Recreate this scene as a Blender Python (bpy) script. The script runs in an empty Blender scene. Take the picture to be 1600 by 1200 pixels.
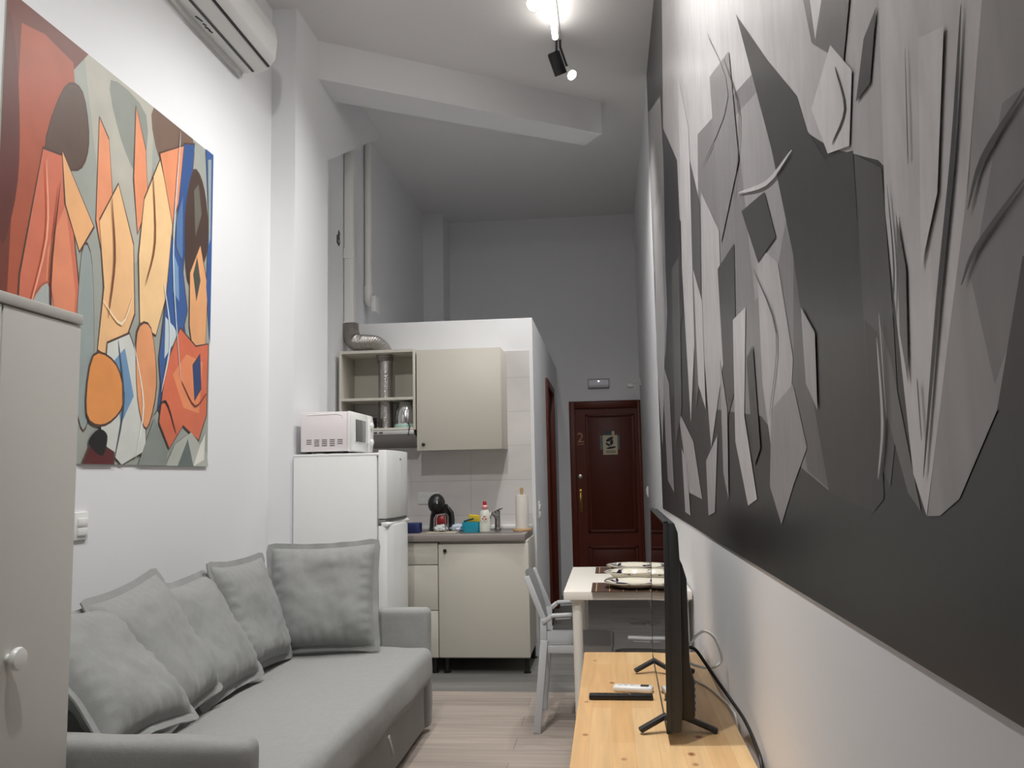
import bpy, bmesh, math, random
from math import sin, cos, pi, radians
from mathutils import Vector, Matrix, noise
SC = bpy.context.scene
COL = SC.collection
random.seed(4)

# ------------------------------------------------------------------ helpers
def lin(c):
    f = lambda v: v/12.92 if v <= .04045 else ((v+.055)/1.055)**2.4
    return tuple(f(v/255.) for v in c[:3]) + (1.,)

class MB:
    """collects shapes and links them as ONE mesh object"""
    def __init__(s): s.bm = bmesh.new(); s.mi = 0
    def _fin(s, faces):
        for f in faces: f.material_index = s.mi; f.smooth = True
    def box(s, x0, x1, y0, y1, z0, z1, b=0., seg=2, M=None):
        t = bmesh.new()
        bmesh.ops.create_cube(t, size=1.)
        for v in t.verts:
            v.co = Vector(((x0+x1)/2 + v.co.x*(x1-x0), (y0+y1)/2 + v.co.y*(y1-y0), (z0+z1)/2 + v.co.z*(z1-z0)))
        if b > 0: bmesh.ops.bevel(t, geom=list(t.edges), offset=b, segments=seg, profile=.5, affect='EDGES')
        return s.merge(t, M)
    def merge(s, t, M=None):
        if M is not None: bmesh.ops.transform(t, matrix=M, verts=t.verts)
        vm = [s.bm.verts.new(v.co) for v in t.verts]
        t.verts.index_update()
        fs = []
        for f in t.faces:
            try: fs.append(s.bm.faces.new([vm[v.index] for v in f.verts]))
            except ValueError: pass
        s._fin(fs); t.free(); return s
    def rings(s, rs, cap=True, close=False):
        vs = [[s.bm.verts.new(p) for p in r] for r in rs]; n = len(rs[0]); fs = []
        m = len(vs)
        for i in range(m if close else m-1):
            a, b = vs[i], vs[(i+1) % m]
            for j in range(n):
                fs.append(s.bm.faces.new((a[j], a[(j+1) % n], b[(j+1) % n], b[j])))
        if cap and not close:
            fs.append(s.bm.faces.new(list(reversed(vs[0])))); fs.append(s.bm.faces.new(vs[-1]))
        s._fin(fs); return s
    def lathe(s, prof, c=(0, 0, 0), n=32, axis=(0, 0, 1), cap=True, sx=1., sy=1.):
        q = Vector((0, 0, 1)).rotation_difference(Vector(axis)); c = Vector(c)
        rs = [[c + q @ Vector((max(r, 1e-4)*cos(2*pi*k/n)*sx, max(r, 1e-4)*sin(2*pi*k/n)*sy, z)) for k in range(n)] for r, z in prof]
        return s.rings(rs, cap)
    def cyl(s, a, b, r0, r1=None, n=20):
        a, b = Vector(a), Vector(b); r1 = r0 if r1 is None else r1
        return s.lathe([(r0, 0), (r1, (b-a).length)], a, n, (b-a).normalized())
    def tube(s, pts, r, n=10, close=False, rib=None, flat=None):
        pts = [Vector(p) for p in pts]; m = len(pts); rs = []; up = None
        for i, p in enumerate(pts):
            a = pts[(i-1) % m] if (close or i > 0) else p; b = pts[(i+1) % m] if (close or i < m-1) else p
            t = (b-a).normalized()
            if up is None:
                up = t.orthogonal().normalized()
            up = (up - t*up.dot(t)).normalized(); w = t.cross(up)
            rr = r if rib is None else r*(1 + rib*(1 if i % 2 else -1))
            f = 1. if flat is None else flat
            rs.append([p + up*rr*cos(2*pi*k/n) + w*rr*f*sin(2*pi*k/n) for k in range(n)])
        return s.rings(rs, not close, close)
    def bar(s, a, b, w, h, up=(0, 0, 1), bv=0.):
        a, b = Vector(a), Vector(b); x = (b-a); L = x.length; x.normalize()
        u = Vector(up); u = (u - x*u.dot(x)).normalized(); y = u.cross(x)
        M = Matrix((x, y, u)).transposed().to_4x4(); M.translation = (a+b)/2
        return s.box(-L/2, L/2, -w/2, w/2, -h/2, h/2, bv, 2, M)
    def prism(s, poly, axis, d0, d1, bv=0.):
        """poly: 2D outline; axis 'x' -> (y,z), 'y' -> (x,z), 'z' -> (x,y); extruded from d0 to d1"""
        P = {'x': lambda p, d: (d, p[0], p[1]), 'y': lambda p, d: (p[0], d, p[1]), 'z': lambda p, d: (p[0], p[1], d)}[axis]
        t = bmesh.new(); n = len(poly)
        a = [t.verts.new(P(p, d0)) for p in poly]; b = [t.verts.new(P(p, d1)) for p in poly]
        t.faces.new(a); t.faces.new(b)
        for i in range(n): t.faces.new((a[i], a[(i+1) % n], b[(i+1) % n], b[i]))
        bmesh.ops.recalc_face_normals(t, faces=t.faces)
        if bv > 0: bmesh.ops.bevel(t, geom=list(t.edges), offset=bv, segments=2, profile=.5, affect='EDGES')
        return s.merge(t)
    def ell(s, c, rx, ry, rz, n=24, m=14, rot=None):
        rs = []; M = rot or Matrix.Identity(3); c = Vector(c)
        for i in range(m+1):
            a = -pi/2 + pi*i/m; k = max(cos(a), .002)
            rs.append([c + M @ Vector((rx*k*cos(2*pi*j/n), ry*k*sin(2*pi*j/n), rz*sin(a))) for j in range(n)])
        return s.rings(rs)
    def grid(s, fn, nu, nv):
        vs = [[s.bm.verts.new(fn(i/nu, j/nv)) for j in range(nv+1)] for i in range(nu+1)]; fs = []
        for i in range(nu):
            for j in range(nv): fs.append(s.bm.faces.new((vs[i][j], vs[i+1][j], vs[i+1][j+1], vs[i][j+1])))
        s._fin(fs); return s
    def build(s, name, mats, parent=None, sharp=35, recalc=True):
        bm = s.bm
        if recalc: bmesh.ops.recalc_face_normals(bm, faces=bm.faces)
        if parent is not None:
            bmesh.ops.transform(bm, matrix=WM[parent.name].inverted(), verts=bm.verts)
        me = bpy.data.meshes.new(name); bm.to_mesh(me); bm.free()
        for m in (mats if isinstance(mats, (list, tuple)) else [mats]): me.materials.append(m)
        me.set_sharp_from_angle(angle=radians(sharp))
        o = bpy.data.objects.new(name, me); COL.objects.link(o)
        if parent is not None: o.parent = parent; WM[o.name] = WM[parent.name]
        else: WM[o.name] = Matrix.Identity(4)
        return o
WM = {}
def tag(o, label=None, cat=None, group=None, kind=None):
    if label: o['label'] = label
    if cat: o['category'] = cat
    if group: o['group'] = group
    if kind: o['kind'] = kind
    return o
def thing(name, label, cat, loc=(0, 0, 0), rz=0., group=None):
    o = bpy.data.objects.new(name, None); COL.objects.link(o); o.empty_display_size = .1
    o.location = loc; o.rotation_euler = (0, 0, rz)
    WM[o.name] = Matrix.Translation(loc) @ Matrix.Rotation(rz, 4, 'Z')
    return tag(o, label, cat, group)
def struct(name, mb, m, parent=None, label=None):
    o = mb.build(name, m, parent)
    if parent is None: o['kind'] = 'structure'
    if label: o['label'] = label
    return o
def copy_tree(o, parent=None):
    c = o.copy(); COL.objects.link(c)
    if parent is not None: c.parent = parent
    for ch in list(o.children): copy_tree(ch, c)
    return c

# ------------------------------------------------------------------ materials
MC = {}
def mat(name, rgb, rough=.5, metal=0., bump=0., bscale=60., var=0., vscale=6., spec=.5, emit=0., trans=0., coat=0., ecol=None, stretch=None):
    if name in MC: return MC[name]
    m = bpy.data.materials.new(name); m.use_nodes = True; nt = m.node_tree; N = nt.nodes; L = nt.links
    b = N['Principled BSDF']; c = lin(rgb)
    b.inputs['Base Color'].default_value = c; b.inputs['Roughness'].default_value = rough
    b.inputs['Metallic'].default_value = metal; b.inputs['Specular IOR Level'].default_value = spec
    b.inputs['Transmission Weight'].default_value = trans; b.inputs['Coat Weight'].default_value = coat
    if emit:
        b.inputs['Emission Color'].default_value = lin(ecol or rgb); b.inputs['Emission Strength'].default_value = emit
    tc = N.new('ShaderNodeTexCoord'); src = tc.outputs['Object']
    if stretch:
        mp = N.new('ShaderNodeMapping'); mp.inputs['Scale'].default_value = stretch; L.new(src, mp.inputs['Vector']); src = mp.outputs[0]
    if var:
        n = N.new('ShaderNodeTexNoise'); n.inputs['Scale'].default_value = vscale; n.inputs['Detail'].default_value = 5
        L.new(src, n.inputs['Vector'])
        mx = N.new('ShaderNodeMix'); mx.data_type = 'RGBA'
        mx.inputs[6].default_value = tuple(min(1, v*(1-var)) for v in c[:3])+(1,); mx.inputs[7].default_value = tuple(min(1, v*(1+var)) for v in c[:3])+(1,)
        L.new(n.outputs[0], mx.inputs[0]); L.new(mx.outputs[2], b.inputs['Base Color'])
    if bump:
        n2 = N.new('ShaderNodeTexNoise'); n2.inputs['Scale'].default_value = bscale; n2.inputs['Detail'].default_value = 4
        L.new(src, n2.inputs['Vector']); bp = N.new('ShaderNodeBump'); bp.inputs['Strength'].default_value = bump; bp.inputs['Distance'].default_value = .01
        L.new(n2.outputs[0], bp.inputs['Height']); L.new(bp.outputs[0], b.inputs['Normal'])
    MC[name] = m; return m

def plank_mat(name, c1, c2, cm, bw, bh, rough=.45, rot=0., streak=(1.5, 26, 1), offs=.37, mort=.0015):
    m = bpy.data.materials.new(name); m.use_nodes = True; nt = m.node_tree; N = nt.nodes; L = nt.links; b = N['Principled BSDF']
    tc = N.new('ShaderNodeTexCoord'); mp = N.new('ShaderNodeMapping'); mp.inputs['Rotation'].default_value = (0, 0, rot)
    L.new(tc.outputs['Object'], mp.inputs[0])
    br = N.new('ShaderNodeTexBrick'); br.offset = offs; br.inputs['Scale'].default_value = 1.; br.inputs['Brick Width'].default_value = bw
    br.inputs['Row Height'].default_value = bh; br.inputs['Mortar Size'].default_value = mort; br.inputs['Mortar Smooth'].default_value = .2
    br.inputs['Color1'].default_value = lin(c1); br.inputs['Color2'].default_value = lin(c2); br.inputs['Mortar'].default_value = lin(cm)
    L.new(mp.outputs[0], br.inputs['Vector'])
    ms = N.new('ShaderNodeMapping'); ms.inputs['Scale'].default_value = streak; L.new(mp.outputs[0], ms.inputs[0])
    n = N.new('ShaderNodeTexNoise'); n.inputs['Scale'].default_value = 1.; n.inputs['Detail'].default_value = 6; n.inputs['Distortion'].default_value = .6
    L.new(ms.outputs[0], n.inputs['Vector'])
    rp = N.new('ShaderNodeMapRange'); rp.inputs[1].default_value = .3; rp.inputs[2].default_value = .7; rp.inputs[3].default_value = .82; rp.inputs[4].default_value = 1.14
    L.new(n.outputs[0], rp.inputs[0])
    mu = N.new('ShaderNodeMix'); mu.data_type = 'RGBA'; mu.blend_type = 'MULTIPLY'; mu.inputs[0].default_value = 1.
    L.new(br.outputs['Color'], mu.inputs[6]); L.new(rp.outputs[0], mu.inputs[7]); L.new(mu.outputs[2], b.inputs['Base Color'])
    b.inputs['Roughness'].default_value = rough
    bp = N.new('ShaderNodeBump'); bp.inputs['Strength'].default_value = .15; bp.inputs['Distance'].default_value = .004
    L.new(br.outputs['Fac'], bp.inputs['Height']); bp.invert = True; L.new(bp.outputs[0], b.inputs['Normal'])
    return m

def pine_mat():
    """edge glued pine lamellae running along Y with sparse brown knots"""
    m = bpy.data.materials.new('pine'); m.use_nodes = True; nt = m.node_tree; N = nt.nodes; L = nt.links; b = N['Principled BSDF']
    tc = N.new('ShaderNodeTexCoord'); mp = N.new('ShaderNodeMapping'); mp.inputs['Rotation'].default_value = (0, 0, pi/2); L.new(tc.outputs['Object'], mp.inputs[0])
    br = N.new('ShaderNodeTexBrick'); br.offset = .43; br.inputs['Scale'].default_value = 1.; br.inputs['Brick Width'].default_value = .62; br.inputs['Row Height'].default_value = .062
    br.inputs['Mortar Size'].default_value = .0004; br.inputs['Color1'].default_value = lin((234, 197, 146)); br.inputs['Color2'].default_value = lin((221, 176, 120)); br.inputs['Mortar'].default_value = lin((206, 158, 102))
    L.new(mp.outputs[0], br.inputs['Vector'])
    ms = N.new('ShaderNodeMapping'); ms.inputs['Scale'].default_value = (2.2, 38, 6); L.new(mp.outputs[0], ms.inputs[0])
    n = N.new('ShaderNodeTexNoise'); n.inputs['Scale'].default_value = 1.; n.inputs['Detail'].default_value = 5; n.inputs['Distortion'].default_value = 1.1; L.new(ms.outputs[0], n.inputs['Vector'])
    rp = N.new('ShaderNodeMapRange'); rp.inputs[1].default_value = .3; rp.inputs[2].default_value = .75; rp.inputs[3].default_value = .88; rp.inputs[4].default_value = 1.08; L.new(n.outputs[0], rp.inputs[0])
    mu = N.new('ShaderNodeMix'); mu.data_type = 'RGBA'; mu.blend_type = 'MULTIPLY'; mu.inputs[0].default_value = 1.
    L.new(br.outputs['Color'], mu.inputs[6]); L.new(rp.outputs[0], mu.inputs[7])
    mv = N.new('ShaderNodeMapping'); mv.inputs['Scale'].default_value = (6.5, 10., .01); L.new(mp.outputs[0], mv.inputs[0])
    vo = N.new('ShaderNodeTexVoronoi'); vo.inputs['Scale'].default_value = 1.; L.new(mv.outputs[0], vo.inputs['Vector'])
    lt = N.new('ShaderNodeMapRange'); lt.inputs[1].default_value = .05; lt.inputs[2].default_value = .13; lt.inputs[3].default_value = 1.; lt.inputs[4].default_value = 0.; L.new(vo.outputs['Distance'], lt.inputs[0])
    se = N.new('ShaderNodeSeparateColor'); L.new(vo.outputs['Color'], se.inputs[0])
    gt = N.new('ShaderNodeMath'); gt.operation = 'GREATER_THAN'; gt.inputs[1].default_value = .15; L.new(se.outputs[0], gt.inputs[0])
    pr = N.new('ShaderNodeMath'); pr.operation = 'MULTIPLY'; L.new(gt.outputs[0], pr.inputs[0]); L.new(lt.outputs[0], pr.inputs[1])
    mx = N.new('ShaderNodeMix'); mx.data_type = 'RGBA'; L.new(pr.outputs[0], mx.inputs[0]); L.new(mu.outputs[2], mx.inputs[6]); mx.inputs[7].default_value = lin((150, 88, 48))
    L.new(mx.outputs[2], b.inputs['Base Color']); b.inputs['Roughness'].default_value = .42
    return m

WALL = mat('wall_paint', (228, 229, 231), .7, bump=.04, bscale=45)
CEIL = mat('ceiling_paint', (224, 223, 223), .8)
FLOOR = plank_mat('laminate_planks', (170, 158, 148), (152, 141, 132), (116, 107, 100), 1.3, .19)
KFLOOR = plank_mat('grey_planks', (128, 126, 122), (108, 107, 104), (78, 76, 74), 1.2, .19)
TILE = plank_mat('wall_tile', (222, 218, 216), (220, 216, 214), (203, 199, 197), .5, .25, .25, streak=(1, 1, 1), offs=0., mort=.003)
for n in TILE.node_tree.nodes:
    if n.type == 'MAPPING' and n.inputs['Scale'].default_value[0] == 1 and n.inputs['Rotation'].default_value[2] == 0:
        n.inputs['Rotation'].default_value = (pi/2, 0, 0); break
CREAM = mat('cream_cabinet', (204, 200, 189), .4, bump=.02, bscale=30)
CREAMIN = mat('cream_inside', (204, 200, 189), .5)
WARD = mat('wardrobe_foil', (200, 199, 193), .5)
WHITEP = mat('white_plastic', (228, 228, 226), .35)
WHITEM = mat('white_enamel', (226, 228, 227), .3)
PINKISH = mat('microwave_side', (226, 220, 222), .4)
BLACKP = mat('black_plastic', (22, 22, 23), .42, bump=.03, bscale=200)
GREYP = mat('dark_grey_plastic', (44, 45, 46), .5)
CHROME = mat('chrome', (205, 205, 205), .18, 1.)
STEEL = mat('brushed_steel', (170, 168, 165), .32, 1.)
FOIL = mat('foil_duct', (176, 172, 168), .33, .9, bump=.35, bscale=90)
BRASS = mat('brass', (190, 150, 80), .3, 1.)
DOORW = mat('dark_mahogany', (90, 33, 16), .42, spec=.3, var=.25, vscale=3., stretch=(14, 14, 1.2))
DOORD = mat('mahogany_panel', (80, 28, 15), .45, spec=.3, var=.25, vscale=3., stretch=(14, 14, 1.2))
TABLEW = mat('white_tabletop', (232, 228, 218), .4)
CHAIRP = mat('pale_grey_plastic', (186, 188, 190), .45, bump=.02, bscale=150)
PINE = pine_mat()
WORKT = mat('grey_worktop', (142, 134, 130), .45, var=.14, vscale=2.5, stretch=(3, 40, 40))
def fabric(name, rgb):
    m = mat(name, rgb, .95, var=.09, vscale=55., spec=.15, stretch=(1, 1, 1)); nt = m.node_tree; N = nt.nodes; L = nt.links; b = N['Principled BSDF']
    tc = N.new('ShaderNodeTexCoord')
    n1 = N.new('ShaderNodeTexNoise'); n1.inputs['Scale'].default_value = 5.; n1.inputs['Detail'].default_value = 2; n1.inputs['Distortion'].default_value = .5
    n2 = N.new('ShaderNodeTexNoise'); n2.inputs['Scale'].default_value = 420.; n2.inputs['Detail'].default_value = 2
    L.new(tc.outputs['Object'], n1.inputs['Vector']); L.new(tc.outputs['Object'], n2.inputs['Vector'])
    b1 = N.new('ShaderNodeBump'); b1.inputs['Strength'].default_value = .22; b1.inputs['Distance'].default_value = .03
    b2 = N.new('ShaderNodeBump'); b2.inputs['Strength'].default_value = .35; b2.inputs['Distance'].default_value = .003
    L.new(n1.outputs[0], b1.inputs['Height']); L.new(n2.outputs[0], b2.inputs['Height']); L.new(b1.outputs[0], b2.inputs['Normal']); L.new(b2.outputs[0], b.inputs['Normal'])
    b.inputs['Sheen Weight'].default_value = .15
    return m
SOFA = fabric('grey_linen', (152, 153, 151))
SOFA2 = fabric('grey_linen_cushion', (143, 145, 144))
LAMP = mat('lamp_glow', (255, 252, 246), .5, emit=14.)
TUBEL = mat('tube_glow', (255, 250, 243), .5, emit=9.)
def paint(rgb, rough=.42, var=.16, vs=7., st=(1, 1, 1)):
    return mat('paint_%02x%02x%02x' % tuple(int(v) for v in rgb) + ('' if rough == .42 else '_g'), rgb, rough, var=var, vscale=vs, stretch=st, spec=.5)

# ------------------------------------------------------------------ dimensions (metres; camera stands at x=0,y=0)
XR, XL, XC, XD = .37, -1.95, -1.80, -1.92      # right wall, left wall, column face, deep left wall
YB, YK, YREAR, HC = 9.4, 6.31, -1.7, 4.14
XP = -.526                                      # side wall of the bathroom box
ZB = 2.445

# ------------------------------------------------------------------ room shell
struct('floor', MB().box(XL-.1, XR+.1, YREAR-.1, 5.27, -.1, 0), FLOOR)
struct('floor_kitchen', MB().box(XL-.1, XR+.1, 5.27, YB+.1, -.1, 0), KFLOOR)
struct('ceiling', MB().box(XL-.1, XR+.1, YREAR-.1, YB+.1, HC, HC+.1), CEIL)
struct('wall_right', MB().box(XR, XR+.1, YREAR-.1, YB+.1, 0, HC), WALL)
struct('wall_rear', MB().box(XL, XR, YREAR-.1, YREAR, 0, HC), WALL)
w = MB().box(XL-.1, XL, YREAR-.1, 4.823, 0, HC).box(XL-.1, XD, 5.435, YB+.1, 0, HC)
struct('wall_left', w, WALL)
w = MB().prism([(4.823, 0), (5.435, 0), (5.435, 3.405), (6.86, HC), (4.823, HC)], 'x', XL-.1, XC)
struct('column', w, WALL, label='white wall column between the sofa wall and the kitchen recess')
struct('beam', MB().prism([(-1.83, 5.205), (.036, 6.44), (-.103, 6.66), (-1.83, 5.56)], 'z', 3.88, HC+.01), WALL, label='white boxed ceiling beam running diagonally above the kitchen')
# back wall with the entrance door opening
w = MB().box(XD, -.40, YB, YB+.1, 0, HC).box(-.40, XR, YB, YB+.1, 2.075, HC)
struct('wall_back', w, WALL)
struct('pilaster', MB().box(XD, -1.70, 9.02, YB, ZB, HC), WALL, label='grey corner pilaster above the bathroom box')
struct('wall_kitchen', MB().box(XD, XP, YK, YK+.08, 0, ZB), WALL)
w = MB().box(XP-.08, XP, YK+.08, 7.62, 0, ZB-.05).box(XP-.08, XP, 7.62, 8.55, 2.12, ZB-.05).box(XP-.08, XP, 8.55, YB, 0, ZB-.05)
struct('wall_bathroom', w, WALL)
struct('bathroom_roof', MB().box(XD, XP, YK+.08, YB, ZB-.05, ZB), WALL)
struct('wall_tiles', MB().box(XD, XP-.025, YK-.008, YK, .86, 2.2), TILE, label='pale wall tiles behind the kitchen worktop')
# doors
d = struct('door_1', MB().box(-.335, .335, YB+.015, YB+.055, 0.005, 1.995), DOORW, label='dark mahogany entrance door with the number 2')
fr = MB().box(-.40, -.335, YB-.015, YB+.09, 0, 2.07, .006).box(.335, .37, YB-.015, YB+.09, 0, 2.07, .004).box(-.335, .335, YB-.015, YB+.09, 1.995, 2.07, .006)
fr.build('door_frame', DOORW, d)
pn = MB()
for z0, z1 in ((.12, .52), (.66, 1.93)):
    for a, b, c, e in ((-.225, .30, z0, z0+.028), (-.225, .30, z1-.028, z1), (-.225, -.197, z0, z1), (.272, .30, z0, z1)):
        pn.box(a, b, YB-.002, YB+.017, c, e, .006)
    pn.box(-.185, .262, YB+.006, YB+.017, z0+.04, z1-.04, .005)
pn.build('door_panel', DOORD, d)
h = MB().box(-.315, -.281, YB+.002, YB+.016, .885, 1.125, .006)
h.tube([(-.298, YB+.004, 1.10), (-.298, YB-.03, 1.085), (-.298, YB-.045, 1.04), (-.298, YB-.045, .97), (-.298, YB-.03, .925), (-.298, YB+.004, .91)], .010, 10)
tag(h.build('door_handle', BRASS, d), 'brass pull handle')
tag(MB().lathe([(.024, 0), (.024, .012), (.012, .016)], (-.298, YB+.016, 1.26), 20, (0, -1, 0)).build('lock', STEEL, d), 'round steel lock')
cu = bpy.data.curves.new('number', 'FONT'); cu.body = '2'; cu.size = .15; cu.extrude = .003
to = bpy.data.objects.new('door_number', cu); COL.objects.link(to)
bpy.context.view_layer.update()
me = bpy.data.meshes.new_from_object(to.evaluated_get(bpy.context.evaluated_depsgraph_get())); bpy.data.objects.remove(to)
bm = bmesh.new(); bm.from_mesh(me)
bmesh.ops.transform(bm, matrix=Matrix.Translation((-.322, YB+.011, 1.63)) @ Matrix.Rotation(pi/2, 4, 'X'), verts=bm.verts)
mb = MB(); mb.bm = bm; mb.box(-.32, -.245, YB+.008, YB+.014, 1.605, 1.612)
tag(mb.build('door_number', mat('dull_brass', (176, 126, 96), .5, .2), d), 'brass number 2')
d2 = struct('door_2', MB().box(XP-.06, XP-.02, 7.66, 8.51, .005, 2.08), DOORD, label='dark brown bathroom door in the side wall of the box')
MB().box(XP-.08, XP+.02, 7.58, 7.66, 0, 2.14, .006).box(XP-.08, XP+.02, 8.51, 8.59, 0, 2.14, .006).box(XP-.08, XP+.02, 7.66, 8.51, 2.08, 2.14, .006).build('door_frame', DOORW, d2)

# ------------------------------------------------------------------ wall art (plain abstract panels)
def cr(poly, k=4):
    n = len(poly); out = []
    for i in range(n):
        p0, p1, p2, p3 = [Vector(poly[(i+j-1) % n]) for j in range(4)]
        for t in range(k):
            u = t/k
            out.append(tuple(.5*((2*p1)+(p2-p0)*u+(2*p0-5*p1+4*p2-p3)*u*u+(3*p1-p0-3*p2+p3)*u**3)))
    return out
def panel(name, label, cat, X, sgn, rect, shards, base, thick, rough, st):
    """flat printed panel on a wall x=X; shards are flat colour fields in (y,z)"""
    y0, y1, z0, z1 = rect
    mb = MB(); mats = [base]; idx = {}
    mb.box(min(X, X+sgn*thick), max(X, X+sgn*thick), y0, y1, z0, z1)
    for i, (rgb, poly, sm) in enumerate(shards):
        if rgb not in idx: idx[rgb] = len(mats); mats.append(paint(rgb, rough, .26 if sgn < 0 else .18, 7., st))
        if sm: poly = cr(poly)
        t = bmesh.new(); x = X + sgn*(thick + .00009*(i+1))
        vs = [t.verts.new((x, min(max(p[0], y0), y1), min(max(p[1], z0), z1))) for p in poly]
        bmesh.ops.remove_doubles(t, verts=t.verts, dist=1e-5)
        vs = [v for v in vs if v.is_valid]
        f = t.faces.new(vs); f.normal_update(); bmesh.ops.triangulate(t, faces=[f])
        for f in t.faces:
            f.normal_update()
            if f.normal.x*sgn < 0: f.normal_flip()
        mb.mi = idx[rgb]; mb.merge(t)
    o = mb.build(name, mats, recalc=False); return tag(o, label, cat)
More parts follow.
